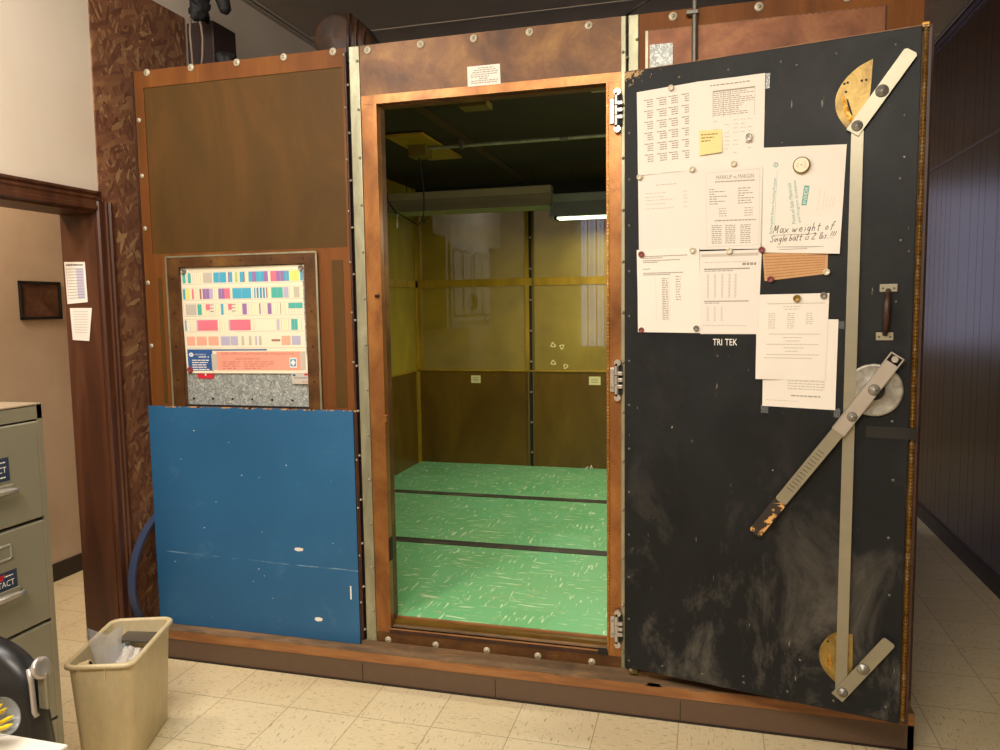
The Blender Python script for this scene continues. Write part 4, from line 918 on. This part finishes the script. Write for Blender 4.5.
# magnets
mg = [(.164, 2.321, .0105, 'amber_magnet', 'pale magnet at the very top of the upper left sheet'),
 (.056, 2.036, .0105, 'amber_magnet', 'pale magnet at the left door edge between two sheets'),
 (.237, 2.046, .0105, 'amber_magnet', 'pale magnet where four upper sheets meet'),
 (.372, 2.051, .0105, 'amber_magnet', 'pale magnet above the MARKUP vs MARGIN title'),
 (.063, 1.771, .011, 'red_magnet', 'dull red magnet at the top left of the lower left sheet'),
 (.240, 1.777, .011, 'amber_magnet', 'pale magnet at the top right of the lower left sheet'),
 (.362, 1.769, .011, 'amber_magnet', 'pale magnet at the top of the two-table sheet'),
 (.464, 1.768, .011, 'red_magnet', 'dull red magnet at the top left corner of the kraft card'),
 (.493, 1.672, .011, 'red_magnet', 'dull red magnet at the bottom of the kraft card'),
 (.660, 1.690, .011, 'amber_magnet', 'pale magnet at the right end of the kraft card'),
 (.574, 1.609, .0125, 'brass', 'brass-coloured magnet on the front hanging sheet'),
 (.653, 1.617, .011, 'grey_magnet', 'grey magnet at the top right corner of the front hanging sheet'),
 (.064, 1.507, .0105, 'red_magnet', 'reddish magnet at the bottom left of the lower left sheet'),
 (.255, 1.513, .0105, 'grey_magnet', 'grey magnet at the bottom between the two lower sheets')]
for s_, z, r_, mt, lb in mg:
    x, zz = G(s_, z); magnet('magnet', DH, x, zz, r_, mt, lb, y=-.0055)
x, zz = G(.580, 2.026); o = magnet('magnet', DH, x, zz, .0275, 'brass', 'large round cream-faced magnet on the battery recycling sheet', y=-.008, h=.01)
b = B(DH); m2 = Matrix.Translation((x, -.008, zz)) @ Matrix.Rotation(R(90), 4, 'X'); b.lathe([(0, .0102), (.0235, .0102)], 'c_cream', m2, 24); b.lathe([(0, .0108), (.002, .0108)], 'dark', m2, 8)
for k in range(4): b.box(x+.008, x+.015, -.0187, -.0184, zz-.010+k*.006, zz-.008+k*.006, 'c_salmon'); 
for k in range(3): b.box(x-.015, x-.009, -.0187, -.0184, zz-.006+k*.005, zz-.004+k*.005, 'c_salmon')
obj('magnet_face', b, o, recalc=False)
x, zz = G(.419, 2.132); o = magnet('magnet', DH, x, zz, .0135, 'c_white', 'white round magnet with black letter emblem on the ruled table sheet', y=-.0055)
b = B(DH); n = 20; vs = []
for i in range(n):
    for q in (.0085, .0105): a = R(-60+i*300/(n-1)); vs.append((x+q*math.cos(a), -.0137, zz+q*math.sin(a)))
b.faces(vs, [(2*i, 2*i+1, 2*i+3, 2*i+2) for i in range(n-1)], 'ink_dark'); gv, gf = glyphs('R'); b.faces([(x-.0045+.009*u, -.0139, zz-.005+.011*v) for u, v in gv], gf, 'ink_dark'); b.box(x-.012, x+.012, -.0016-.005, -.0060, zz-.0185, zz-.015, 'ink_mid')
obj('emblem', b, o, recalc=False)
# clear tape pieces at the sheet corners, left on the door
for i, (s_, z, w_, h_) in enumerate(((.462, 2.325, .018, .05), (.686, 1.535, .03, .025), (.468, 1.262, .025, .03), (.69, 1.258, .02, .03))):
    x, zz = G(s_, z); b = B(DH).box(x, x+w_, -.0009, -.0002, zz-h_, zz, 'tape'); obj('clear_tape', b, door)

# ---------------------------------------------------------------- conduit in front of the right panel
b = B().cyl((Fx(.281), FY-.02, HC), (Fx(.281), FY-.02, 1.7), .0105, 'grey_metal', 14).bbox(Fx(.281)-.03, Fx(.281)+.012, FY-.034, FY-.0045, Fz(2.59)-.02, Fz(2.59)-.005, 'grey_metal', .002)
b.tube([(Fx(.281), FY-.03, HC-.3), (Fx(.27), FY-.03, 2.78), (Fx(.2), FY-.02, 2.73), (Fx(.1), FY+.0, 2.69), (Fx(.02), FY+.05, ZT+.006)], .004, 'black', 6)
tag(obj('conduit', b, None, (Fx(.281), FY-.02, 1.7)), 'grey metal conduit running down from the ceiling behind the black door', 'pipe')

# ---------------------------------------------------------------- inside fixtures
def fixture(x0, x1, y, zt, zb, dep, label, mats, lit):
    r = thing('fluorescent_fixture', label, 'light fixture', ((x0+x1)/2, y, zb), 0, 'fluorescent fixtures inside the booth'); h = zt-zb
    b = B().bbox(x0+.01, x1-.01, y-.03, y+.07, zt-h*.35, zt, mats, .004)
    b.box(x0+.15, x0+.155, y, y+.005, zt, ZI, 'black').box(x1-.155, x1-.15, y, y+.005, zt, ZI, 'black'); obj('housing', b, r)
    b = B(); P = [(y-.03, zt-h*.35), (y-.055, zt-h*.6), (y-dep, zb), (y-dep+.003, zb+.002), (y-.05, zt-h*.6+.002), (y-.025, zt-h*.38), (y+.065, zt-h*.38), (y+.09, zt-h*.6+.002), (y+.04+dep-.003, zb+.002), (y+.04+dep, zb), (y+.095, zt-h*.6), (y+.07, zt-h*.35)]
    b.prism(P, 0, x0, x1, mats); b.prism([(y-.03, zt-h*.36), (y-dep, zb), (y+.04+dep, zb), (y+.07, zt-h*.36)], 0, x0-.002, x0, mats); obj('shade', b, r)
    for k in (-.02, .06):
        b = B().cyl((x0+.04, y+k, zb+lit[1]), (x1-.04, y+k, zb+lit[1]), .008, 'tube' if lit[0] else 'c_white', 12)
        for e in (x0+.02, x1-.04): b.cyl((e, y+k, zb+lit[1]), (e+.02, y+k, zb+lit[1]), .014, 'black', 10)
        obj('lamp_tube', b, r)
    return r
fixture(-2.055, -.76, 2.77, 2.475, 2.318, .11, 'unlit olive fluorescent fixture hanging at the back left inside the booth', 'fixture', (0, .03))
f2 = fixture(-.755, .47, 2.72, 2.40, 2.232, .10, 'lit fluorescent fixture hanging at the back right inside the booth', 'fixture_grey', (1, -.004))
area('booth_tube_light', (-.14, 2.74, 2.205), (-.14, 2.74, 0), 1.15, .12, 17, (1, .97, .76))
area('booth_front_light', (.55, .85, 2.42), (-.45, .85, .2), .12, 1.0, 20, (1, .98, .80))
# junction box on a plate, with surface conduit and hanging cord
b = B().box(-1.47, -1.24, 1.38, 2.12, ZI-.02, ZI-.007, 'olive_frame'); jb = obj('mounting_board', b, None, (-1.36, 1.75, ZI)); tag(jb, 'olive square board on the booth ceiling carrying a junction box', 'board')
b = B().bbox(-1.425, -1.31, 1.62, 1.74, ZI-.09, ZI-.02, 'beige_plate', .004); jx = obj('junction_box', b, None, (-1.37, 1.68, ZI-.05)); tag(jx, 'square junction box under the olive ceiling board in the booth', 'box')
b = B().cyl((-1.31, 1.68, ZI-.035), (XI1, 1.68, ZI-.035), .0105, 'galv_strip', 12).cyl((-.5, 1.68, ZI-.035), (-.45, 1.68, ZI-.035), .015, 'grey_metal', 12)
for x in (-1.1, -.1, .6): b.bbox(x-.01, x+.01, 1.655, 1.705, ZI-.05, ZI-.006, 'grey_metal', .002)
tag(obj('ceiling_conduit', b, None, (-.2, 1.68, ZI-.035)), 'thin pale conduit crossing the booth ceiling from the junction box', 'pipe')
b = B(); P = [(-1.375, 1.68, ZI-.088)]
for t_ in range(1, 13):
    q = t_/12; P.append((-1.375-.09*q*q, 1.68+.25*q, ZI-.088-.36*q+.05*math.sin(q*PI)*-1))
b.tube(P, .005, 'black', 6); b.tube([P[-1], (-1.52, 2.2, 2.19), (-1.7, 2.45, 2.2), (-1.93, 2.6, 2.32), (-2.0, 2.64, 2.4)], .005, 'black', 6)
tag(obj('power_cord', b, None, P[0]), 'black cord drooping from the junction box to the olive fixture', 'cord')
b = B().tube([(-1.93, 2.645, 2.33), (-1.935, 2.645, 2.24)], .003, 'paper', 6).cyl((-1.935, 2.645, 2.24), (-1.935, 2.645, 2.2), .008, 'paper', 8); tag(obj('pull_chain', b, None, (-1.93, 2.645, 2.33)), 'short pale pull chain hanging at the left end of the olive fixture', 'pull chain')
b = B().bbox(-.85, -.705, .86, .96, ZI-.03, ZI, 'beige_plate', .004); tag(obj('ceiling_vent', b, None, (-.78, .91, ZI)), 'small olive box on the booth ceiling just inside the doorway', 'box')
b = B().bbox(-.2, -.09, .80, .88, ZI-.012, ZI, 'galv_strip', .003); tag(obj('metal_plate', b, None, (-.14, .84, ZI)), 'small metal plate on the booth ceiling at the upper right of the doorway', 'plate')

# ---------------------------------------------------------------- white cabinet seen through the mesh in the back room
cb = thing('wall_cabinet', 'white two-door cabinet seen dimly through the mesh back wall', 'cabinet', (-1.96, 3.9, 1.41), R(90))
CM = Matrix.Translation((-1.97, 3.85, 0)) @ Matrix.Rotation(R(90), 4, 'Z')
cw_, cz0, cz1 = 1.45, 1.40, 2.25
b = B(CM); b.box(0, cw_, 0, .275, cz0, cz1, 'white_paint'); obj('carcass', b, cb)
for k in range(2):
    x0 = .08+k*(cw_-.12)/2; x1 = x0+(cw_-.18)/2; b = B(CM); b.bbox(x0, x1, -.02, 0, cz0+.05, cz1-.05, 'white_paint', .004)
    for a in range(2):
        c0 = x0+.06+a*(x1-x0-.06)/2; c1 = c0+(x1-x0-.18)/2
        b.box(c0-.01, c1+.01, -.0206, -.0198, cz0+.10, cz1-.10, 'ink_mid'); b.bbox(c0+.012, c1-.012, -.028, -.015, cz0+.125, cz1-.125, 'white_paint', .006)
    obj('cabinet_door', b, cb); b = B(CM); hx_ = x1-.03 if k == 0 else x0+.03
    b.tube([(hx_, -.018, 1.58), (hx_, -.05, 1.60), (hx_, -.05, 1.70), (hx_, -.018, 1.72)], .009, 'grey_metal', 6); obj('door_handle', b, cb)
b = B().box(XL, -2.0, 3.6, 5.9, 2.253, HC, 'ceiling'); struct('trim_8', b)

# ---------------------------------------------------------------- hall: framed picture, papers taped on the jamb
pf = thing('framed_picture', 'small dark brown framed picture on the hallway wall', 'picture', (XL-1.155, .815, 1.67))
py0, py1, pz0, pz1 = .672, .955, 1.562, 1.782; xx = XL-1.17
b = B(); w_ = .016
for a in ((py0, py1, pz1-w_, pz1), (py0, py1, pz0, pz0+w_), (py0, py0+w_, pz0, pz1), (py1-w_, py1, pz0, pz1)): b.bbox(xx, xx+.018, a[0], a[1], a[2], a[3], 'black', .003)
obj('picture_frame', b, pf); b = B().box(xx, xx+.006, py0+w_, py1-w_, pz0+w_, pz1-w_, stained('dim_brown_print', '#3c241a', '#5a3a2a', '#71503c', 14, (1, 1, 1), .4)); obj('artwork', b, pf)
JM = Matrix.Translation((0, DY1, 0))
s = Sheet(JM, (-2.424, 1.822), (-2.312, 1.819), (-2.310, 1.643), (-2.420, 1.636), -.001); s.sheet('printed_list', 'paper', None, 4); tag(s.o, 'upper white printed list taped to the dark door jamb', 'paper', 'papers taped to the door jamb')
s.words(.08, .9, .91, .035, 'ink_dark', rnd, gap=.01)
for k in range(11): s.rect(.08, .11, .82-k*.07, .84-k*.07, 'ink_dark'); s.words(.16, .85, .82-k*.07, .018, 'ink_mid', rnd, gap=.01)
s.rect(.55, .9, .1, .85, 'c_lil', -.5)
s.done()
s = Sheet(JM, (-2.409, 1.618), (-2.290, 1.617), (-2.312, 1.471), (-2.404, 1.476), -.001, lambda u, v: .003*(1-v)*u); s.sheet('receipt', 'paper', None, 4); tag(s.o, 'lower small slip of paper taped to the dark door jamb', 'paper', 'papers taped to the door jamb')
for k in range(9): s.words(.15, .85, .88-k*.08, .02, 'ink', rnd, gap=.01)
s.done()

# ---------------------------------------------------------------- file cabinet
FX, FYc, FZt = -1.679, -.871, 1.32
fc = thing('file_cabinet', 'putty grey four-drawer steel file cabinet standing in front of the doorway', 'file cabinet', (FX-.3, FYc-.23, 0))
fy0, fy1, fx0 = FYc-.46, FYc, FX-.52
b = B(); b.box(fx0, FX-.002, fy0, fy0+.012, 0, FZt, 'putty').box(fx0, FX-.002, fy1-.012, fy1, 0, FZt, 'putty').box(fx0, fx0+.01, fy0, fy1, 0, FZt, 'putty').bbox(fx0, FX, fy0, fy1, FZt-.012, FZt, 'putty_top', .003)
b.box(FX-.02, FX, fy0, fy0+.018, 0, FZt-.006, 'putty').box(FX-.02, FX, fy1-.018, fy1, 0, FZt-.006, 'putty').box(FX-.02, FX, fy0, fy1, FZt-.05, FZt-.006, 'putty').box(FX-.02, FX, fy0, fy1, 0, .03, 'putty')
b.box(fx0+.01, FX-.03, fy0+.01, fy1-.01, .02, FZt-.02, 'dark'); obj('cabinet_body', b, fc)
dz = [1.268, .955, .625, .300, .035]
for k in range(4):
    z1, z0 = dz[k]-.004, dz[k+1]+.006
    b = B().bbox(FX-.03, FX+.004, fy0+.022, fy1-.022, z0, z1, 'putty', .004); b.box(FX-.002, FX+.0015, fy1-.0215, fy1-.017, z0, z1, 'putty_top')  # pale strip paints the highlight on the drawer's right edge
    dr = obj('drawer', b, fc)
    zc = (z0+z1)/2; yc = (fy0+fy1)/2; hz = z1-.188 if k < 3 else z1-.15
    # horn-shaped pull
    b = B(); P = []; n = 16
    for i in range(n+1):
        q = i/n*2-1; P.append((FX+.004+.034*(1-q**4)**.5 if abs(q) < 1 else FX+.004, yc+q*.115, hz-.008*(q*q)+.004))
    b.tube(P, [.004+.007*(1-abs(i/n*2-1)**2) for i in range(n+1)], 'chrome', 8); b.bbox(FX+.004, FX+.010, yc-.105, yc+.105, hz-.012, hz+.014, 'putty', .003); obj('drawer_pull', b, dr)
    if k >= 1:
        b = B(); c0, c1, q0, q1 = yc-.055, yc+.075+.01, z1-.085, z1-.038
        for a in ((c0, c1, q1-.006, q1), (c0, c1, q0, q0+.006), (c0, c0+.006, q0, q1), (c1-.006, c1, q0, q1)): b.bbox(FX+.004, FX+.009, a[0], a[1], a[2], a[3], 'chrome', .001)
        b.box(FX+.004, FX+.0055, c0, c1, q0, q1, 'putty'); obj('label_holder', b, dr)
    if k in (0, 1):
        SM = Matrix.Translation((FX+.004, yc, 0)) @ Matrix.Rotation(R(90), 4, 'Z'); q1 = (1.172 if k == 0 else .832); s = Sheet(SM, (-.03, q1), (.098, q1), (.098, q1-.07), (-.03, q1-.07), -.0008)
        s.o = None; s.sheet('sticker', 'sticker_navy', dr, 2); s.o['label'] = 'dark blue sticker with white and red print'; s.text('CONTACT', .1, .92, .36, .62, 'c_white'); s.words(.1, .9, .78, .05, 'c_white', rnd); s.words(.1, .9, .14, .06, 'c_white', rnd); s.poly([(.4, .68), (.55, .9), (.7, .9), (.62, .68)], 'c_red'); s.done()

# ---------------------------------------------------------------- waste bin
RC = [Vector(v) for v in ((-1.783, -.753), (-1.559, -.700), (-1.688, -.327), (-1.912, -.380))]
cc = sum(RC, Vector((0, 0)))/4; ang = math.atan2(.373, -.129)-PI/2
BM = Matrix.Translation((cc.x, cc.y, 0)) @ Matrix.Rotation(ang, 4, 'Z'); hw, hl, BH = .115, .197, .395
def rr(w_, l_, r_, z, n=6):
    P = []
    for cx_, cy_, a0 in ((w_-r_, l_-r_, 0), (-w_+r_, l_-r_, 90), (-w_+r_, -l_+r_, 180), (w_-r_, -l_+r_, 270)):
        for i in range(n+1): a = R(a0+90*i/n); P.append((cx_+r_*math.cos(a), cy_+r_*math.sin(a), z))
    return P
def loft(b, rings, mat, smooth=True, cap0=False, cap1=False):
    n = len(rings[0]); v = [p for r_ in rings for p in r_]
    fs = [(i*n+j, i*n+(j+1) % n, (i+1)*n+(j+1) % n, (i+1)*n+j) for i in range(len(rings)-1) for j in range(n)]
    if cap0: fs.append(tuple(range(n)))
    if cap1: fs.append(tuple(range((len(rings)-1)*n, len(rings)*n)))
    b.faces(v, fs, mat, smooth)
bn = thing('waste_bin', 'beige rectangular plastic waste bin with plastic bags beside the file cabinet', 'waste bin', (cc.x, cc.y, 0), ang)
b = B(BM); T0 = (hw*.80, hl*.84)
loft(b, [rr(T0[0]-.01, T0[1]-.01, .02, 0), rr(T0[0], T0[1], .025, .008), rr(hw-.006, hl-.006, .035, BH-.02), rr(hw-.004, hl-.004, .036, BH-.012)], 'beige', True, True)
loft(b, [rr(hw-.010, hl-.010, .033, BH-.004), rr(T0[0]-.005, T0[1]-.005, .022, .012)], 'beige', True, False, True)
for x in (-.07, .02): b.box(x, x+.004, -hl-.001, -hl+.015, BH-.05, BH-.01, 'beige')
obj('bin_body', b, bn)
b = B(BM); loft(b, [rr(hw-.010, hl-.010, .033, BH-.006), rr(hw-.008, hl-.008, .034, BH+.001), rr(hw+.002, hl+.002, .038, BH+.003), rr(hw+.007, hl+.007, .04, BH-.003), rr(hw+.007, hl+.007, .04, BH-.012), rr(hw+.001, hl+.001, .038, BH-.013), rr(hw-.008, hl-.008, .034, BH-.012)], 'beige'); obj('rim', b, bn)
b = B(BM); b.bbox(.02, .055, hl-.014, hl-.010, BH-.09, BH-.06, 'kraft', .001); obj('label_residue', b, bn)
def crumple(b, c, rad, mat, seed, amp=.35):
    from mathutils import noise
    t = bmesh.new(); bmesh.ops.create_icosphere(t, subdivisions=4, radius=1)
    for v in t.verts:
        k = 1+amp*noise.noise(v.co*3+Vector((seed, 0, 0)))+amp*.5*abs(noise.noise(v.co*7+Vector((0, seed, 0)))); v.co = Vector((c[0]+v.co.x*rad[0]*k, c[1]+v.co.y*rad[1]*k, c[2]+v.co.z*rad[2]*k))
    b.join(t, mat, None, False)
b = B(BM); crumple(b, (.03, -.02, .29), (.05, .085, .07), 'bag_white', 3, .32); tag(obj('plastic_bag', b, None, BM @ Vector((.03, 0, .31))), 'crumpled white plastic bag on the right in the beige bin', 'bag', 'plastic bags in the bin')
b = B(BM); crumple(b, (-.04, .08, .28), (.04, .07, .062), 'bag_grey', 8); tag(obj('plastic_bag', b, None, BM @ Vector((-.04, .06, .31))), 'crumpled grey plastic bag at the back of the beige bin', 'bag', 'plastic bags in the bin')
b = B(BM) # clear bag with open mouth standing above the rim
P = []
for i in range(16):
    a = 2*PI*i/16; P.append((a, .045*math.cos(a), .055*math.sin(a)))
def ring(k, z, ox, oy, wob): return [(ox+x*k*(1+wob*math.sin(3*a)), oy+y*k*(1+wob*math.cos(2*a)), z+.012*wob*8*math.sin(2*a+k)) for a, x, y in P]
loft(b, [ring(.2, .20, -.03, -.04, .05), ring(.8, .27, -.035, -.04, .15), ring(.95, .36, -.045, -.035, .2), ring(1.25, .435, -.055, -.03, .25)], 'bag_clear', False); tag(obj('plastic_bag', b, None, BM @ Vector((-.04, -.03, .25))), 'open clear plastic bag sticking up above the rim of the bin', 'bag', 'plastic bags in the bin')
b = B(BM); b.prism([(-.06, .09), (.088, .06), (.092, .09), (.08, .15), (-.05, .17)], 2, .352, .357, 'grey_metal'); o = obj('black_sleeve', b, None, BM @ Vector((0, .08, .33))); tag(o, 'flat dark grey plastic sleeve lying across the bags in the bin', 'packaging')
b = B(BM); crumple(b, (-.02, -.11, .27), (.055, .05, .07), 'kraft', 5, .25); tag(obj('paper_wad', b, None, BM @ Vector((-.02, -.11, .27))), 'crumpled brown paper at the near end of the bin', 'paper')
b = B(BM); b.cyl((-.075, -.165, .375), (-.035, -.17, .39), .014, 'beige', 12); b.cyl((-.034, -.17, .390), (-.033, -.17, .3903), .009, 'dark', 10); tag(obj('paper_roll', b, None, BM @ Vector((-.05, -.17, .38))), 'small rolled tube of pale paper at the left corner of the bin', 'roll')

# ---------------------------------------------------------------- blue hoop between wall and booth
b = B(); n = 64; vs = []; yc, zc, ry, rz = .375, .335, .345, .335
for i in range(n):
    a = 2*PI*i/n
    for dx, k in ((-.018, 1), (.018, 1), (.018, .965), (.006, .95), (-.006, .95), (-.018, .965)): vs.append((XL+.055+dx+.0, yc+ry*k*math.cos(a), zc+rz*k*math.sin(a)))
b.faces(vs, [(6*i+j, 6*i+(j+1) % 6, 6*((i+1) % n)+(j+1) % 6, 6*((i+1) % n)+j) for i in range(n) for j in range(6)], 'hoop')
tag(obj('steel_hoop', b, None, (XL+.062, yc, 0)), 'blue grey steel hoop standing between the strand board and the booth', 'hoop')

# ---------------------------------------------------------------- on the roof
b = B().bbox(-2.045, -1.90, .42, .60, ZT+.001, 2.945, 'maroon', .006); tag(obj('storage_case', b, None, (-1.97, .5, ZT)), 'dark case standing on the left end of the booth roof', 'case')
bg = thing('equipment_bag', 'slumped black bag hung with straps above the left end of the booth', 'bag', (-1.90, .33, ZT))
b = B(); b.blob((-1.90, .33, 3.05), (.05, .05, .11), 'cloth', .25, 2); b.blob((-1.895, .32, 2.95), (.04, .05, .05), 'cloth', .35, 5); b.blob((-1.88, .33, 3.12), (.06, .05, .07), 'cloth', .3, 7)
b.tube([(-1.86, .32, 3.16), (-1.81, .31, 3.10), (-1.775, .31, 3.0), (-1.755, .31, 2.93), (-1.75, .31, 2.915)], [.03, .038, .034, .026, .008], 'cloth', 12)
b.tube([(-1.9, .33, 3.12), (-1.9, .33, 3.25), (-1.9, .33, HC)], [.04, .012, .01], 'cloth', 8)
obj('bag_body', b, bg)
b = B(); b.tube([(-1.945, .32, 2.93), (-1.945, .31, 2.86), (-1.94, .31, 2.75), (-1.945, .32, ZT+.003)], .005, 'cord', 6); obj('strap', b, bg)
b = B(); b.tube([(-1.91, .32, 2.93), (-1.885, .31, 2.88), (-1.88, .31, 2.82), (-1.885, .31, 2.75), (-1.91, .32, ZT+.003)], .005, 'cord', 6); obj('strap', b, bg)
b = B().blob((-1.835, .42, 2.728), (.052, .05, .06), 'cloth', .3, 9); tag(obj('cloth_bundle', b, None, (-1.84, .42, ZT)), 'black crumpled bundle beside the case on the booth roof', 'bundle')
b = B(); b.box(-1.865, -1.80, .455, .462, 2.80, 2.93, 'cord')
for k in range(5): b.box(-1.865, -1.80, .450, .455, 2.81+k*.025, 2.815+k*.025, 'dark')
lb = thing('leather_bag', 'brown round-ended bag lying on the booth roof above the left seam', 'bag', (-1.25, .5, ZT))
b = B(); rings = []
for k, (y, q) in enumerate(((.36, .0), (.36, .80), (.365, .92), (.385, 1.0), (.5, 1.0), (.58, .9), (.6, .6))):
    rings.append([(-1.262+.098*q*math.cos(2*PI*i/28)*(1+.05*math.sin(6*PI*i/28)), y+.01*math.sin(2*PI*i/28), ZT+.125+.118*q*math.sin(2*PI*i/28)) for i in range(28)])
n = 28; b.faces([p for r_ in rings for p in r_], [(i*n+j, i*n+(j+1) % n, (i+1)*n+(j+1) % n, (i+1)*n+j) for i in range(len(rings)-1) for j in range(n)]+[tuple(range(6*n, 7*n))], 'leather', True)
obj('bag_body', b, lb)
b = B(); n = 7; R0 = []
for k, x in enumerate((-1.22, -1.18, -1.145, -1.11, -1.085, -1.06)):
    top = (.235, .225, .19, .14, .085, .02)[k]; R0.append([(x, .37, ZT+.004), (x, .365, ZT+top*.6), (x, .40, ZT+top), (x, .52, ZT+top), (x, .56, ZT+top*.5), (x, .56, ZT+.004)])
b.faces([p for r_ in R0 for p in r_], [(i*6+j, i*6+(j+1) % 6, (i+1)*6+(j+1) % 6, (i+1)*6+j) for i in range(5) for j in range(6)]+[tuple(range(6)), tuple(range(30, 36))], 'leather', True); obj('side_pocket', b, lb)
for x, h_ in ((-1.185, .225), (-1.15, .195), (-1.115, .15)):
    b = B(); b.tube([(x, .36, ZT+.004), (x, .355, ZT+h_*.6), (x-.006, .39, ZT+h_+.003), (x-.01, .46, ZT+h_+.004)], .007, 'rust', 6); obj('strap', b, lb)

# ---------------------------------------------------------------- foreground: desk, pencil cup, chair
dk = thing('desk', 'corner of a white desk at the bottom left of the view', 'desk', (-1.35, -2.0, 0))
b = B().bbox(-1.95, -.878, -2.45, -1.618, .72, .75, 'desk', .004); obj('desktop', b, dk)
for x, y in ((-1.9, -2.4), (-.95, -2.4), (-1.9, -1.7), (-.95, -1.7)): obj('desk_leg', B().bbox(x, x+.04, y, y+.04, 0, .72, 'grey_metal', .003), dk)
cup = thing('pencil_cup', 'clear cup with yellow pencils on the white desk', 'cup', (-1.0, -1.67, .75))
CM2 = Matrix.Translation((-1.062, -1.672, .775)) @ Matrix.Rotation(R(62), 4, Vector((-.15, 1, 0)).normalized())
b = B(); b.lathe([(0, 0), (.022, 0), (.026, .01), (.036, .085), (.0375, .088), (.035, .087), (.025, .012), (0, .003)], 'clear', CM2, 24); obj('cup_body', b, cup)
for k in range(7):
    a = k*.9; r_ = .013; b = B(CM2); p0 = (r_*math.cos(a), r_*math.sin(a), .012); p1 = (.021*math.cos(a+.3), .021*math.sin(a+.3), .080-.006*(k % 3)); b.cyl(p0, p1, .0042, 'pencil', 6); b.cyl(p1, tuple(Vector(p1)+(Vector(p1)-Vector(p0)).normalized()*.012), .0042, 'pencil', 6, .001); obj('pencil', b, cup)
ch = thing('office_chair', 'black padded chair with chrome knob between desk and file cabinet', 'chair', (-1.36, -1.33, 0))
b = B(); n = 10; P = []; cx_, zt_ = -1.355, .853; hwid = .222
prof = []
for i in range(33):
    a = PI*i/32; prof.append((cx_+hwid*math.copysign(abs(math.cos(a))**.75, math.cos(a)), zt_-.15+.15*math.sin(a)**.9))
prof += [(cx_-hwid-.004, .62), (cx_-hwid+.03, .56), (cx_+hwid-.02, .54), (cx_+hwid+.014, .60)]
rings = []
for yy, k in ((-1.475, .9), (-1.46, .985), (-1.44, 1), (-1.42, .985), (-1.405, .9)): rings.append([(cx_+(x-cx_)*k, yy, .7+(z-.7)*k) for x, z in prof])
loft(b, rings, 'vinyl', True, True, True); obj('backrest', b, ch)
b = B(); b.tube([(cx_+hwid-.002, -1.466, .80), (cx_+hwid+.003, -1.466, .765), (cx_+hwid+.005, -1.466, .70), (cx_+hwid+.012, -1.466, .69)], .006, 'chrome', 8); obj('chrome_trim', b, ch)
b = B(); m2 = Matrix.Translation((-1.106, -1.45, .792)) @ Matrix.Rotation(R(70), 4, Vector((.3, 1, 0)).normalized()); b.lathe([(0, .0), (.008, 0), (.008, .02), (.020, .022), (.025, .026), (.025, .032), (.02, .036), (.012, .034), (0, .034)], 'chrome', Matrix.Translation((-1.145, -1.45, .79)) @ Matrix.Rotation(R(75), 4, 'Y'), 20)
b.bbox(-1.13, -1.105, -1.452, -1.442, .70, .785, 'alu', .003); obj('adjuster_knob', b, ch)
b = B(); b.bbox(-1.58, -1.13, -1.40, -1.02 if 0 else -1.345, .43, .50, 'vinyl', .02); obj('seat', b, ch)
b = B().bbox(-1.38, -1.33, -1.425, -1.40, .38, .62, 'black', .004).cyl((-1.355, -1.385, .08), (-1.355, -1.385, .43), .025, 'chrome', 14); obj('column', b, ch)
for k in range(5):
    a = R(72*k+20); e = (-1.355+.2*math.cos(a), -1.385+.2*math.sin(a)); b = B().tube([(-1.355, -1.385, .09), (e[0], e[1], .065)], [.02, .014], 'black', 8).cyl((e[0]-.012, e[1], .028), (e[0]+.012, e[1], .028), .028, 'black', 14); obj('leg', b, ch)
